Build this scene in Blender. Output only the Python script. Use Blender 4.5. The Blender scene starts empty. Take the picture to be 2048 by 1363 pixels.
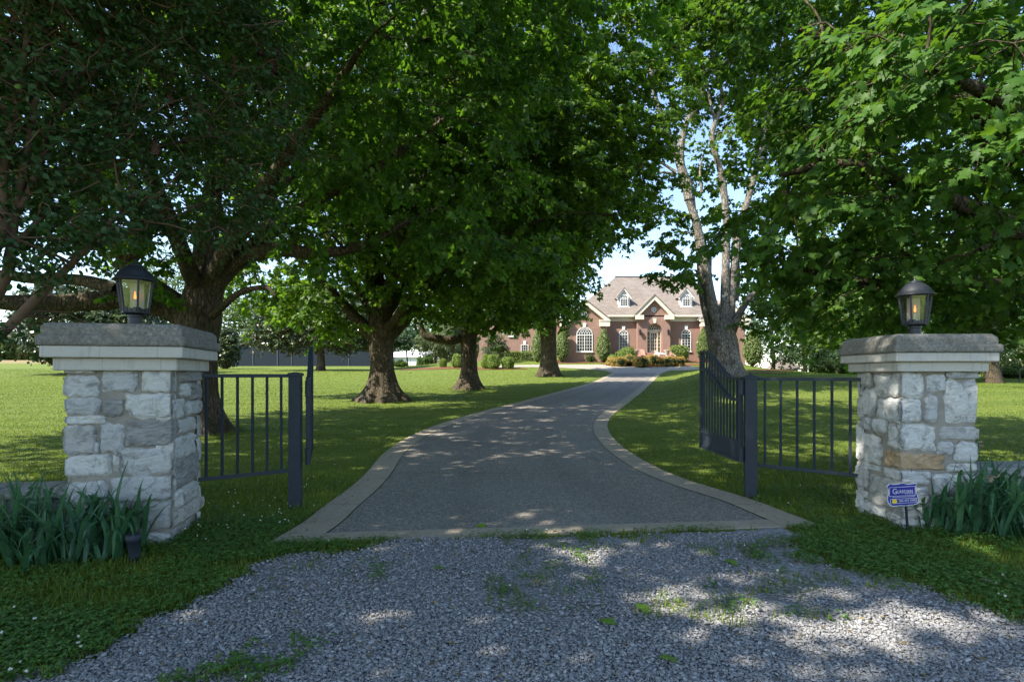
import bpy, math, random
import numpy as np
from mathutils import Vector, noise as mnoise
R = math.radians
SC = bpy.context.scene
COL = SC.collection
rng = np.random.default_rng(7)
random.seed(7)

# ------------------------------------------------------------------ camera numbers
FPX, HZ, EYE = 1120.0, 750.0, 1.5
SUN_D = np.array([.625, .31, -.716]); SUN_D /= np.linalg.norm(SUN_D)

# ------------------------------------------------------------------ terrain
def _smooth(xs, ys, s=2.2):
    g = np.arange(-60, 1000, .5)
    v = np.interp(g, xs, ys)
    k = np.exp(-.5*(np.arange(-12, 12.5, .5)/s)**2); k /= k.sum()
    p = np.pad(v, 24, mode='edge')
    return g, np.convolve(p, k, 'same')[24:-24]
_G, _M = _smooth([-60, 12, 15.9, 22.5, 28.3, 38.5, 43.6, 50.8, 57, 62, 70, 120, 1000],
                 [0, 0, .1, .42, .62, .9, 1.23, 1.8, 2.5, 3.12, 3.25, 3.6, 6])
_, _L = _smooth([-60, 12, 15.9, 22.5, 28.3, 38.5, 43.6, 50.8, 65, 85, 200, 400, 1000],
                [0, 0, .1, .42, .62, .9, 1.23, 1.75, 2.3, 2.85, 6.9, 9, 14])
_, _Rr = _smooth([-60, 12, 15.9, 22.5, 28.3, 38.5, 50, 60, 100, 400, 1000],
                 [0, 0, .08, .3, .45, .7, .95, 1.15, 1.9, 4, 8])
def sst(a, b, x):
    t = np.clip((x-a)/(b-a), 0, 1); return t*t*(3-2*t)
def zg(x, y):
    x = np.asarray(x, float); y = np.asarray(y, float)
    m = np.interp(y, _G, _M); l = np.interp(y, _G, _L); r = np.interp(y, _G, _Rr)
    z = m + (l-m)*sst(-4, -16, x)*1.0
    z = z + (r-z)*sst(22, 34, x)
    dx = .43 + (y-15.9)*.30                       # centre of the drive
    z = z + .85*sst(2.8, 7.5, x-dx)*sst(14, 31, y)*sst(58, 40, y)*sst(30, 18, x)
    return z
def Z(x, y): return float(zg(x, y))
def P(px, py, Y):
    return np.array([(px-1024)/FPX*Y, Y, EYE-(py-HZ)/FPX*Y])
_TY = np.concatenate([np.arange(2, 70, .02), np.arange(70, 400, .25)])
def G(px, py):
    zz = EYE-(py-HZ)/FPX*_TY
    d = zz - zg((px-1024)/FPX*_TY, _TY)
    i = np.argmax(d <= 0)
    if d[i] > 0: i = len(_TY)-1
    Y = _TY[i]; return np.array([(px-1024)/FPX*Y, Y, Z((px-1024)/FPX*Y, Y)])

# ------------------------------------------------------------------ objects
def tag(o, label=None, cat=None, group=None, kind=None):
    if label: o['label'] = label
    if cat: o['category'] = cat
    if group: o['group'] = group
    if kind: o['kind'] = kind
    return o
def thing(name, label, cat, loc=(0, 0, 0), rz=0, group=None):
    o = bpy.data.objects.new(name, None); COL.objects.link(o)
    o.location = [float(v) for v in loc]; o.rotation_euler = (0, 0, rz); o.empty_display_size = .2
    return tag(o, label, cat, group)
def link(name, me, m=None, parent=None, loc=None):
    o = bpy.data.objects.new(name, me); COL.objects.link(o)
    if m is not None:
        for q in (m if isinstance(m, (list, tuple)) else [m]): me.materials.append(q)
    if parent is not None: o.parent = parent
    if loc is not None: o.location = [float(v) for v in loc]
    return o
def fastmesh(name, V, F, smooth=False):
    me = bpy.data.meshes.new(name)
    V = np.asarray(V, np.float32).reshape(-1, 3); F = np.asarray(F, np.int32)
    me.vertices.add(len(V)); me.vertices.foreach_set('co', V.ravel())
    me.loops.add(F.size); me.loops.foreach_set('vertex_index', F.ravel())
    me.polygons.add(len(F)); me.polygons.foreach_set('loop_start', np.arange(0, F.size, F.shape[1], dtype=np.int32))
    if smooth: me.polygons.foreach_set('use_smooth', np.ones(len(F), bool))
    me.update(calc_edges=True)
    return me
class MB:
    """collects shapes; build() links them as one mesh object"""
    def __init__(s): s.v = []; s.f = []; s.n = 0; s.mi = []; s.cur = 0; s.sm = []; s.smooth = False
    def add(s, V, F):
        s.v += [tuple(float(c) for c in p) for p in V]
        for f in F: s.f.append([i+s.n for i in f]); s.mi.append(s.cur); s.sm.append(s.smooth)
        s.n += len(V); return s
    def box(s, x0, x1, y0, y1, z0, z1):
        V = [(x, y, z) for z in (z0, z1) for y in (y0, y1) for x in (x0, x1)]
        return s.add(V, [(0, 2, 3, 1), (4, 5, 7, 6), (0, 1, 5, 4), (2, 6, 7, 3), (0, 4, 6, 2), (1, 3, 7, 5)])
    def bar(s, p0, p1, w, h, up=(0, 0, 1)):
        p0 = np.array(p0, float); p1 = np.array(p1, float); d = p1-p0; d /= np.linalg.norm(d)
        u = np.cross(d, up); u /= max(1e-9, np.linalg.norm(u)); t = np.cross(u, d)
        V = [p+a*u*w/2+b*t*h/2 for p in (p0, p1) for a, b in ((-1, -1), (1, -1), (1, 1), (-1, 1))]
        return s.add(V, [(3, 2, 1, 0), (4, 5, 6, 7), (0, 1, 5, 4), (1, 2, 6, 5), (2, 3, 7, 6), (3, 0, 4, 7)])
    def tube(s, pts, rad, n=8, cap=True):
        V, F = tube_arrays(np.array(pts, float), np.array(rad, float), n)
        s.add(V, F.tolist())
        if cap:
            k = s.n-len(V); s.f.append([k+i for i in range(n)][::-1]); s.f.append([s.n-n+i for i in range(n)])
            s.mi += [s.cur]*2; s.sm += [False]*2
        return s
    def lathe(s, prof, n=24, c=(0, 0, 0), caps=True, rot=0.0):
        V = []; F = []
        for r, z in prof:
            for i in range(n):
                a = 2*math.pi*i/n+rot; V.append((c[0]+r*math.cos(a), c[1]+r*math.sin(a), c[2]+z))
        for j in range(len(prof)-1):
            for i in range(n):
                F.append((j*n+i, j*n+(i+1) % n, (j+1)*n+(i+1) % n, (j+1)*n+i))
        if caps:
            F.append(list(range(n))[::-1]); F.append([(len(prof)-1)*n+i for i in range(n)])
        return s.add(V, F)
    def prism(s, poly, y0, y1):
        """polygon in (x,z), extruded along y"""
        n = len(poly); V = [(x, y0, z) for x, z in poly]+[(x, y1, z) for x, z in poly]
        F = [list(range(n)), list(range(n, 2*n))[::-1]]+[(i, i+n, (i+1) % n+n, (i+1) % n) for i in range(n)]
        return s.add(V, F)
    def build(s, name, m, parent=None, loc=None, bevel=0):
        me = bpy.data.meshes.new(name); me.from_pydata(s.v, [], s.f)
        me.polygons.foreach_set('material_index', s.mi); me.polygons.foreach_set('use_smooth', s.sm)
        me.update()
        o = link(name, me, m, parent, loc)
        if bevel:
            b = o.modifiers.new('bevel', 'BEVEL'); b.width = bevel; b.segments = 2; b.limit_method = 'ANGLE'; b.angle_limit = R(40)
        return o
def tube_arrays(P_, r, n=8):
    P_ = np.asarray(P_, float); k = len(P_)
    T = np.gradient(P_, axis=0); T /= np.maximum(1e-9, np.linalg.norm(T, axis=1))[:, None]
    u = np.cross(T[0], (0.13, .97, .2) if abs(T[0][1]) < .9 else (1, 0, 0)); u /= np.linalg.norm(u)
    V = np.zeros((k, n, 3)); a = np.arange(n)*2*math.pi/n
    for i in range(k):
        u = u-T[i]*np.dot(u, T[i]); u /= max(1e-9, np.linalg.norm(u)); w = np.cross(T[i], u)
        V[i] = P_[i]+r[i]*(np.cos(a)[:, None]*u+np.sin(a)[:, None]*w)
    i = np.arange(k-1)[:, None]*n; j = np.arange(n)[None]; j2 = (j+1) % n
    F = np.stack([i+j, i+j2, i+n+j2, i+n+j], -1).reshape(-1, 4)
    return V.reshape(-1, 3), F
def spline(pts, n=8):
    pts = np.asarray(pts, float)
    if len(pts) < 3:
        t = np.linspace(0, 1, n)[:, None]; return pts[0]*(1-t)+pts[-1]*t
    Q = np.vstack([2*pts[0]-pts[1], pts, 2*pts[-1]-pts[-2]]); out = []
    for i in range(1, len(Q)-2):
        for t in np.linspace(0, 1, n, endpoint=False):
            a, b, c, d = Q[i-1:i+3]
            out.append(.5*(2*b+(c-a)*t+(2*a-5*b+4*c-d)*t*t+(3*b-a-3*c+d)*t**3))
    return np.array(out+[pts[-1]])
def inpoly(x, y, poly):
    x = np.asarray(x); y = np.asarray(y); c = np.zeros(x.shape, bool); p = np.asarray(poly)
    for (x0, y0), (x1, y1) in zip(p, np.roll(p, -1, 0)):
        if y0 == y1: continue
        c ^= ((y0 > y) != (y1 > y)) & (x < (x1-x0)*(y-y0)/(y1-y0)+x0)
    return c

# ------------------------------------------------------------------ materials
class NT:
    def __init__(s, name):
        s.m = bpy.data.materials.new(name); s.m.use_nodes = True; s.t = s.m.node_tree; s.t.nodes.clear()
        s.out = s.n('ShaderNodeOutputMaterial')
    def n(s, typ, **kw):
        o = s.t.nodes.new(typ)
        for k, v in kw.items():
            if k.startswith('i_'):
                key = k[2:]; key = int(key) if key.isdigit() else key.replace('_', ' ')
                s.set(o.inputs[key], v)
            else: setattr(o, k, v)
        return o
    def set(s, inp, v):
        if hasattr(v, 'links') or hasattr(v, 'is_output'): s.t.links.new(v, inp)
        elif isinstance(v, (tuple, list)) and len(v) == 3 and inp.type == 'RGBA': inp.default_value = (*v, 1)
        else: inp.default_value = v
    def pos(s, kind='Object', scale=(1, 1, 1)):
        if kind == 'World': o = s.n('ShaderNodeNewGeometry').outputs['Position']
        else: o = s.n('ShaderNodeTexCoord').outputs[kind]
        return s.n('ShaderNodeMapping', i_Vector=o, i_Scale=scale).outputs[0]
    def noise(s, vec, scale, detail=4, rough=.6, dist=0):
        return s.n('ShaderNodeTexNoise', i_Vector=vec, i_Scale=scale, i_Detail=detail, i_Roughness=rough, i_Distortion=dist).outputs['Fac']
    def ramp(s, fac, stops, interp='LINEAR'):
        o = s.n('ShaderNodeValToRGB', i_Fac=fac); c = o.color_ramp; c.interpolation = interp
        while len(c.elements) < len(stops): c.elements.new(.5)
        for e, (p, q) in zip(c.elements, stops):
            e.position = p; e.color = (*q, 1) if isinstance(q, (tuple, list)) else (q, q, q, 1)
        return o.outputs[0]
    def mix(s, f, a, b, blend='MIX'):
        o = s.n('ShaderNodeMix', data_type='RGBA', blend_type=blend)
        s.set(o.inputs[0], f); s.set(o.inputs[6], a); s.set(o.inputs[7], b); return o.outputs[2]
    def math(s, op, a, b=0.5):
        o = s.n('ShaderNodeMath', operation=op); s.set(o.inputs[0], a); s.set(o.inputs[1], b); return o.outputs[0]
    def bump(s, h, strength=.5, dist=.02):
        return s.n('ShaderNodeBump', i_Height=h, i_Strength=strength, i_Distance=dist).outputs[0]
    def pbsdf(s, col, rough=.7, spec=.3, normal=None, metal=0):
        o = s.n('ShaderNodeBsdfPrincipled'); s.set(o.inputs['Base Color'], col); s.set(o.inputs['Roughness'], rough)
        o.inputs['Specular IOR Level'].default_value = spec; o.inputs['Metallic'].default_value = metal
        if normal is not None: s.set(o.inputs['Normal'], normal)
        return o.outputs[0]
    def done(s, sh): s.t.links.new(sh, s.out.inputs[0]); return s.m

def m_plain(name, col, rough=.6, spec=.3, var=.15, scale=6, bump=.2, bscale=40, bdist=.004, metal=0):
    t = NT(name); v = t.pos('Object'); f = t.noise(v, scale)
    c = t.mix(f, tuple(k*(1-var*1.6) for k in col), tuple(min(1, k*(1+var*1.2)) for k in col))
    nb = t.bump(t.noise(v, bscale, 5), bump, bdist) if bump else None
    return t.done(t.pbsdf(c, rough, spec, nb, metal))
def m_leaf(name, c0, c1, trans=.45, gloss=.25, rough=.45, tcol=None, back=None, world=False):
    """leaf: diffuse + translucent, each leaf (mesh island) its own shade"""
    t = NT(name); g = t.n('ShaderNodeNewGeometry'); r = g.outputs['Random Per Island']
    c = t.mix(r, c0, c1)
    if back is not None: c = t.mix(g.outputs['Backfacing'], c, back)
    p = t.pbsdf(c, rough, gloss)
    tc = t.mix(r, tuple(min(1, k*a) for k, a in zip(c0, tcol or (1.9, 1.75, .9))), tuple(min(1, k*a) for k, a in zip(c1, tcol or (1.9, 1.75, .9))))
    if world:                                          # mowing stripes and dry patches of the lawn
        v = t.pos('World'); d = t.noise(v, 1.1, 5, .7)
        s = t.n('ShaderNodeTexWave', i_Vector=t.n('ShaderNodeMapping', i_Vector=v, i_Rotation=(0, 0, R(78))).outputs[0], i_Scale=.16, i_Distortion=.6, bands_direction='X').outputs['Fac']
        k = t.ramp(s, [(.35, (.84, .88, .85)), (.65, (1.12, 1.08, 1.0))]); c = t.mix(1.0, c, k, 'MULTIPLY')
        c = t.mix(t.ramp(d, [(.58, 0.), (.78, .3)]), c, (.18, .18, .05)); t.set(p.node.inputs['Base Color'], c)
    tr = t.n('ShaderNodeBsdfTranslucent'); t.set(tr.inputs[0], tc)
    mx = t.n('ShaderNodeMixShader'); mx.inputs[0].default_value = trans
    t.t.links.new(p, mx.inputs[1]); t.t.links.new(tr.outputs[0], mx.inputs[2])
    return t.done(mx.outputs[0])
def m_bark(name, dark, light, moss=None, zs=.22, scale=9):
    t = NT(name); v = t.pos('Object', (1, 1, zs)); w = t.pos('Object')
    a = t.noise(v, scale, 6, .65, .6); b = t.noise(w, 2.2, 4)
    wv = t.n('ShaderNodeTexVoronoi', i_Vector=v, i_Scale=scale*1.5, feature='DISTANCE_TO_EDGE').outputs[0]
    h = t.math('ADD', a, t.math('MULTIPLY', t.math('MINIMUM', wv, .25), 1.6))
    c = t.ramp(h, [(.38, dark), (.62, tuple((d+l)/2 for d, l in zip(dark, light))), (.9, light)])
    c = t.mix(t.ramp(b, [(.4, 0.), (.68, .75)]), c, moss or tuple(k*.6 for k in dark))
    fine = t.noise(t.pos('Object', (1, 1, .3)), scale*4, 5, .7); c = t.mix(t.ramp(fine, [(.35, .7), (.55, 0.)]), c, tuple(d*.6 for d in dark))
    return t.done(t.pbsdf(c, .92, .12, t.bump(t.math('ADD', h, t.math('MULTIPLY', fine, .4)), 1.0, .05)))
MT = {}
def mats():
    t = NT('lawn_grass'); v = t.pos('World'); f = t.noise(v, .35, 5, .6); g = t.noise(v, 9, 6, .75); d = t.noise(v, 2.0, 4)
    s = t.n('ShaderNodeTexWave', i_Vector=t.n('ShaderNodeMapping', i_Vector=v, i_Rotation=(0, 0, R(78))).outputs[0], i_Scale=.16, i_Distortion=.6, bands_direction='X').outputs['Fac']
    c = t.mix(f, (.120, .160, .026), (.160, .195, .036))
    c = t.mix(t.math('MULTIPLY', t.ramp(s, [(.35, 0.), (.65, 1.)]), .45), c, (.185, .225, .044))
    c = t.mix(t.ramp(g, [(.3, .55), (.6, 0.)]), c, (.045, .085, .012))
    c = t.mix(t.ramp(d, [(.62, 0.), (.78, .3)]), c, (.19, .2, .07))
    # unmown hay field beyond the lawn
    sx = t.n('ShaderNodeSeparateXYZ', i_Vector=v)
    far = t.math('MULTIPLY', t.ramp(t.math('MULTIPLY', sx.outputs[1], .005), [(.56, 0.), (.60, 1.)]), 1)
    c = t.mix(far, c, t.mix(g, (.20, .16, .07), (.26, .20, .09)))
    MT['lawn'] = t.done(t.pbsdf(c, .85, .15, t.bump(t.math('ADD', g, t.noise(v, 55, 3)), .9, .05)))
    MT['blade'] = m_leaf('grass_blades', (.085, .145, .018), (.175, .228, .034), .35, .2, .5, (1.5, 1.4, .7), None, True)
    MT['clover'] = m_leaf('clover_leaves', (.055, .14, .026), (.125, .235, .05), .34, .25, .5, (1.4, 1.4, .9))
    MT['clover_fl'] = m_leaf('clover_blossoms', (.6, .58, .5), (.75, .74, .66), .2, .1, .7, (1, 1, 1))
    t = NT('gravel_bed'); v = t.pos('World'); vo = t.n('ShaderNodeTexVoronoi', i_Vector=v, i_Scale=38)
    c = t.mix(vo.outputs['Color'], (.13, .135, .15), (.40, .41, .43)); sp = t.n('ShaderNodeSeparateColor', i_Color=vo.outputs['Color'])
    c = t.ramp(sp.outputs[0], [(0, (.16, .153, .144)), (.5, (.25, .243, .235)), (1, (.34, .335, .33))])
    f = t.noise(v, 1.6, 6, .7); c = t.mix(t.ramp(f, [(.5, 0.), (.72, .7)]), c, (.11, .10, .065))
    MT['gravel_bed'] = t.done(t.pbsdf(c, .85, .2, t.bump(vo.outputs['Distance'], .8, -.02)))
    t = NT('gravel_stone'); r = t.n('ShaderNodeNewGeometry').outputs['Random Per Island']; v = t.pos('World')
    c = t.ramp(r, [(0, (.20, .195, .188)), (.3, (.265, .26, .254)), (.65, (.335, .33, .322)), (.92, (.44, .43, .418)), (1, (.29, .24, .18))])
    c = t.mix(t.ramp(t.noise(v, 60, 4), [(.35, .5), (.6, 0.)]), c, (.12, .12, .13))
    MT['gravel'] = t.done(t.pbsdf(c, .8, .2))
    t = NT('exposed_aggregate'); v = t.pos('World'); vo = t.n('ShaderNodeTexVoronoi', i_Vector=v, i_Scale=62)
    sp = t.n('ShaderNodeSeparateColor', i_Color=vo.outputs['Color'])
    c = t.ramp(sp.outputs[0], [(0, (.115, .10, .083)), (.55, (.225, .197, .16)), (.85, (.32, .287, .236)), (1, (.47, .43, .37))])
    c = t.mix(t.math('MULTIPLY', t.noise(v, .8, 5), .55), c, (.12, .115, .105))
    c = t.mix(t.ramp(t.noise(v, .25, 3), [(.45, 0.), (.75, .45)]), c, (.27, .245, .21))
    sy = t.n('ShaderNodeSeparateXYZ', i_Vector=v); fr = t.math('FRACT', t.math('MULTIPLY', t.math('ADD', sy.outputs[1], t.math('MULTIPLY', sy.outputs[0], .035)), .235)); c = t.mix(t.math('MULTIPLY', t.math('LESS_THAN', fr, .0035), .75), c, (.04, .038, .035))
    st = t.noise(t.pos('World', (1, .35, 1)), .9, 6, .75); c = t.mix(t.ramp(st, [(.56, 0.), (.72, .5)]), c, (.085, .08, .075))
    ac = t.n('ShaderNodeAttribute', attribute_name='across').outputs['Fac']; tk = t.ramp(ac, [(.2, 0.), (.29, 1.), (.38, 0.), (.60, 0.), (.69, 1.), (.78, 0.)]); c = t.mix(t.math('MULTIPLY', t.math('MULTIPLY', tk, .34), t.noise(v, .7, 5)), c, (.07, .066, .062))
    MT['aggregate'] = t.done(t.pbsdf(c, .8, .25, t.bump(vo.outputs['Distance'], .6, -.008)))
    t = NT('buff_concrete'); v = t.pos('World'); c = t.mix(t.noise(v, 2.5, 6, .7), (.27, .225, .162), (.43, .36, .265))
    c = t.mix(t.ramp(t.noise(v, 26, 4), [(.35, .4), (.6, 0.)]), c, (.2, .17, .13))
    sy = t.n('ShaderNodeSeparateXYZ', i_Vector=v); fr = t.math('FRACT', t.math('MULTIPLY', sy.outputs[1], .62)); c = t.mix(t.math('MULTIPLY', t.math('LESS_THAN', fr, .008), .7), c, (.06, .052, .04))
    MT['border'] = t.done(t.pbsdf(c, .85, .2, t.bump(t.noise(v, 120, 3), .3, .003)))
    t = NT('pale_concrete'); v = t.pos('World'); c = t.mix(t.noise(v, .5, 6, .7), (.25, .225, .185), (.34, .31, .26))
    MT['pale_drive'] = t.done(t.pbsdf(c, .85, .2))
    # limestone
    t = NT('limestone_rubble'); v = t.pos('Object'); r = t.n('ShaderNodeNewGeometry').outputs['Random Per Island']
    a = t.noise(v, 7, 8, .68, 1.2); b = t.noise(t.pos('Object', (1, 1, 2.4)), 22, 6, .7, .5)
    c = t.ramp(r, [(0, (.50, .50, .49)), (.4, (.62, .62, .60)), (.75, (.68, .67, .63)), (.9, (.46, .45, .43)), (1, (.58, .55, .48))])
    c = t.mix(t.ramp(a, [(.34, .85), (.50, 0.)]), c, (.22, .215, .205))
    c = t.mix(t.ramp(b, [(.30, .6), (.42, 0.)]), c, (.15, .15, .145))
    c = t.mix(t.ramp(t.noise(v, 3.1, 5), [(.62, 0.), (.78, .55)]), c, (.40, .32, .22))
    MT['stone'] = t.done(t.pbsdf(c, .85, .25, t.bump(t.math('ADD', a, b), .8, .03)))
    t = NT('tan_stone'); v = t.pos('Object'); a = t.noise(v, 8, 7, .7); c = t.ramp(a, [(.3, (.20, .16, .12)), (.5, (.36, .25, .14)), (.75, (.44, .37, .29))])
    MT['tanstone'] = t.done(t.pbsdf(c, .85, .2, t.bump(a, .6, .02)))
    t = NT('dark_stone'); v = t.pos('Object'); a = t.noise(t.pos('Object', (1, 1, 3)), 8, 7, .7); c = t.ramp(a, [(.3, (.16, .157, .15)), (.55, (.32, .315, .30)), (.8, (.46, .45, .43))])
    MT['darkstone'] = t.done(t.pbsdf(c, .85, .2, t.bump(a, .9, .03)))
    MT['mortar'] = m_plain('lime_mortar', (.30, .275, .235), .95, .1, .25, 9, .7, 60, .012)
    t = NT('weathered_cap'); v = t.pos('Object'); a = t.noise(v, 38, 5, .75); b = t.noise(v, 4, 5)
    c = t.ramp(a, [(.3, (.10, .098, .088)), (.5, (.21, .20, .18)), (.72, (.36, .34, .30))])
    c = t.mix(t.ramp(b, [(.42, .0), (.7, .6)]), c, (.13, .125, .105)); c = t.mix(t.ramp(t.noise(v, 7, 6), [(.62, 0.), (.75, .5)]), c, (.31, .29, .19))
    MT['cap'] = t.done(t.pbsdf(c, .95, .1, t.bump(a, .7, .008)))
    t = NT('cast_concrete'); v = t.pos('Object'); a = t.noise(v, 60, 5, .7); b = t.noise(t.pos('Object', (1, 1, .12)), 14, 5, .6)
    c = t.mix(a, (.42, .40, .36), (.56, .53, .48)); c = t.mix(t.ramp(b, [(.55, 0.), (.8, .6)]), c, (.17, .16, .14))
    br = t.n('ShaderNodeTexVoronoi', i_Vector=t.pos('Object', (1, 1, .01)), i_Scale=1.7, feature='DISTANCE_TO_EDGE').outputs[0]
    c = t.mix(t.ramp(br, [(.0, .4), (.008, 0.)]), c, (.16, .15, .13))
    MT['cast'] = t.done(t.pbsdf(c, .9, .15, t.bump(a, .4, .004)))
    MT['iron'] = m_plain('slate_blue_paint', (.032, .042, .054), .55, .25, .2, 14, .25, 90, .002)
    MT['black'] = m_plain('black_cast_metal', (.022, .026, .034), .45, .45, .25, 20, .2, 90, .002)
    t = NT('lamp_glass'); g = t.n('ShaderNodeBsdfGlass', i_Roughness=.02, i_IOR=1.12); g.inputs[0].default_value = (.9, .92, .88, 1)
    tr = t.n('ShaderNodeBsdfTransparent'); tr.inputs[0].default_value = (.86, .88, .84, 1)
    gl = t.n('ShaderNodeBsdfGlossy', i_Roughness=.08); gl.inputs[0].default_value = (.9, .9, .9, 1)
    mx = t.n('ShaderNodeMixShader'); mx.inputs[0].default_value = .22
    t.t.links.new(tr.outputs[0], mx.inputs[1]); t.t.links.new(gl.outputs[0], mx.inputs[2]); MT['glass'] = t.done(mx.outputs[0]); t.t.nodes.remove(g)
    t = NT('gas_flame'); e = t.n('ShaderNodeEmission', i_Strength=1.3); e.inputs[0].default_value = (1, .27, .06, 1); MT['flame'] = t.done(e.outputs[0])
    MT['burner'] = m_plain('pale_burner_shield', (.55, .50, .46), .5, .4, .15, 20, 0)
    # house
    t = NT('red_brick'); v = t.pos('Object'); w = t.n('ShaderNodeSeparateXYZ', i_Vector=v)
    uv = t.n('ShaderNodeCombineXYZ'); t.set(uv.inputs[0], t.math('ADD', w.outputs[0], w.outputs[1])); t.set(uv.inputs[1], w.outputs[2])
    b = t.n('ShaderNodeTexBrick', i_Vector=uv.outputs[0], i_Color1=(.265, .155, .12), i_Color2=(.34, .22, .17), i_Mortar=(.38, .32, .27), i_Scale=1.0, i_Mortar_Size=.006, i_Brick_Width=.21, i_Row_Height=.075, i_Bias=-.1)
    c = t.mix(t.math('MULTIPLY', t.noise(v, 1.3, 6, .75), .8), b.outputs[0], (.24, .13, .10)); c = t.mix(t.ramp(t.noise(t.pos('Object', (1, 1, 2.5)), 3.5, 5, .8), [(.5, 0.), (.75, .5)]), c, (.34, .19, .15))
    MT['brick'] = t.done(t.pbsdf(c, .9, .15, t.bump(b.outputs['Fac'], .4, -.006)))
    t = NT('asphalt_shingles'); v = t.pos('Object'); w = t.n('ShaderNodeSeparateXYZ', i_Vector=v)
    uv = t.n('ShaderNodeCombineXYZ'); t.set(uv.inputs[0], w.outputs[0]); t.set(uv.inputs[1], t.math('MULTIPLY', w.outputs[2], 1.4))
    b = t.n('ShaderNodeTexBrick', i_Vector=uv.outputs[0], i_Color1=(.165, .138, .112), i_Color2=(.245, .21, .178), i_Mortar=(.13, .10, .085), i_Scale=1.0, i_Mortar_Size=.02, i_Brick_Width=.5, i_Row_Height=.2)
    c = t.mix(t.math('MULTIPLY', t.noise(v, 2.4, 6, .75), .5), b.outputs[0], (.20, .17, .15)); c = t.mix(t.ramp(t.noise(t.pos('Object', (1, .3, .3)), .7, 5), [(.5, 0.), (.75, .45)]), c, (.13, .115, .105))
    MT['roof'] = t.done(t.pbsdf(c, .9, .15, t.bump(b.outputs['Fac'], .5, -.02)))
    MT['trim'] = m_plain('cream_trim_paint', (.66, .61, .50), .6, .3, .06, 3, .1)
    MT['white'] = m_plain('white_paint', (.74, .73, .70), .5, .3, .05, 3, .0)
    MT['siding'] = m_plain('grey_siding', (.50, .49, .46), .7, .2, .08, 4, .2)
    t = NT('window_glass'); MT['pane'] = t.done(t.pbsdf(t.mix(t.noise(t.pos('Object'), .8, 3), (.010, .013, .014), (.035, .042, .040)), .08, .3))
    MT['door'] = m_plain('cream_door_paint', (.55, .48, .36), .5, .3, .06, 3, 0)
    MT['mulch'] = m_plain('red_bark_mulch', (.17, .075, .045), .95, .1, .4, 12, .9, 30, .03)
    MT['barn'] = None
    t = NT('grey_barn_boards'); v = t.pos('Object'); w = t.n('ShaderNodeTexWave', i_Vector=v, i_Scale=2.2, i_Distortion=.3, bands_direction='X').outputs['Fac']
    c = t.mix(t.noise(t.pos('Object', (6, 6, .15)), 1.2, 5, .8), (.016, .023, .031), (.042, .054, .067)); c = t.mix(t.ramp(w, [(.0, .9), (.3, 0.)]), c, (.008, .010, .014))
    MT['barn'] = t.done(t.pbsdf(c, .95, .05))
    MT['barnroof'] = m_plain('dark_tin_roof', (.06, .068, .078), .5, .4, .2, 1, 0)
    MT['tin'] = m_plain('white_metal_sheet', (.85, .85, .86), .35, .5, .03, 1, 0)
    MT['urn'] = m_plain('weathered_urn_stone', (.46, .43, .37), .9, .15, .2, 8, .4, 40, .01)
    MT['brickstep'] = m_plain('pale_red_brick', (.34, .19, .145), .9, .15, .25, 14, .3, 40, .008)
    MT['bark_dark'] = m_bark('dark_maple_bark', (.028, .021, .015), (.15, .115, .08), (.045, .048, .022))
    MT['bark_mid'] = m_bark('furrowed_maple_bark', (.026, .020, .014), (.155, .118, .082), (.045, .045, .022))
    MT['bark_grey'] = m_bark('grey_plated_bark', (.07, .06, .05), (.38, .34, .29), (.10, .085, .06), .4, 7)
    MT['bark_myrtle'] = m_plain('smooth_myrtle_bark', (.135, .088, .058), .7, .2, .3, 9, .3, 40, .004)
    MT['bark_pine'] = m_bark('brown_bark', (.05, .04, .03), (.17, .13, .10))
    MT['maple'] = m_leaf('maple_leaves', (.030, .078, .011), (.070, .145, .018), .50, .28, .45, (2.3, 2.3, .9))
    MT['maple_far'] = m_leaf('maple_leaves_upper', (.038, .086, .012), (.096, .168, .022), .50, .28, .45, (2.3, 2.2, .9))
    MT['maple_near'] = m_leaf('maple_leaves_near', (.032, .088, .014), (.080, .165, .026), .42, .22, .5, (2.2, 2.0, .8))
    MT['myrtle'] = m_leaf('myrtle_leaves', (.026, .066, .022), (.055, .112, .034), .32, .3, .45, (1.7, 1.6, .8))
    MT['seed'] = m_plain('myrtle_seed_heads', (.10, .055, .045), .9, .1, .3, 30, 0)
    MT['magnolia'] = m_leaf('magnolia_leaves', (.035, .062, .018), (.075, .105, .030), .10, .5, .28, (1.5, 1.5, .8), (.12, .085, .035))
    MT['bg1'] = m_leaf('far_tree_leaves', (.045, .085, .022), (.09, .14, .035), .35, .2, .5)
    MT['bg2'] = m_leaf('far_dark_leaves', (.028, .060, .026), (.055, .095, .035), .3, .2, .5)
    MT['bg3'] = m_leaf('pale_willow_leaves', (.12, .16, .06), (.20, .23, .09), .4, .2, .5)
    MT['pine'] = m_leaf('pine_needles', (.07, .10, .045), (.13, .16, .07), .3, .2, .5)
    MT['box'] = m_leaf('boxwood_leaves', (.11, .17, .034), (.20, .27, .06), .25, .25, .45)
    MT['holly'] = m_leaf('holly_leaves', (.10, .15, .042), (.22, .27, .09), .2, .4, .35)
    MT['gold'] = m_leaf('golden_shrub_leaves', (.28, .26, .05), (.42, .38, .10), .3, .2, .5)
    MT['azalea'] = m_leaf('rusty_shrub_leaves', (.24, .29, .06), (.50, .23, .08), .3, .2, .5, (1.2, 1.1, .8))
    MT['dogwood'] = m_leaf('pale_dogwood_leaves', (.14, .16, .08), (.26, .24, .13), .4, .2, .5, (1.3, 1.3, .8))
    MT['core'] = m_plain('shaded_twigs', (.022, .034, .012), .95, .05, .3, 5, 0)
    MT['iris'] = m_leaf('iris_blades', (.032, .100, .050), (.075, .175, .080), .25, .35, .4, (1.5, 1.6, .8))
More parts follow.
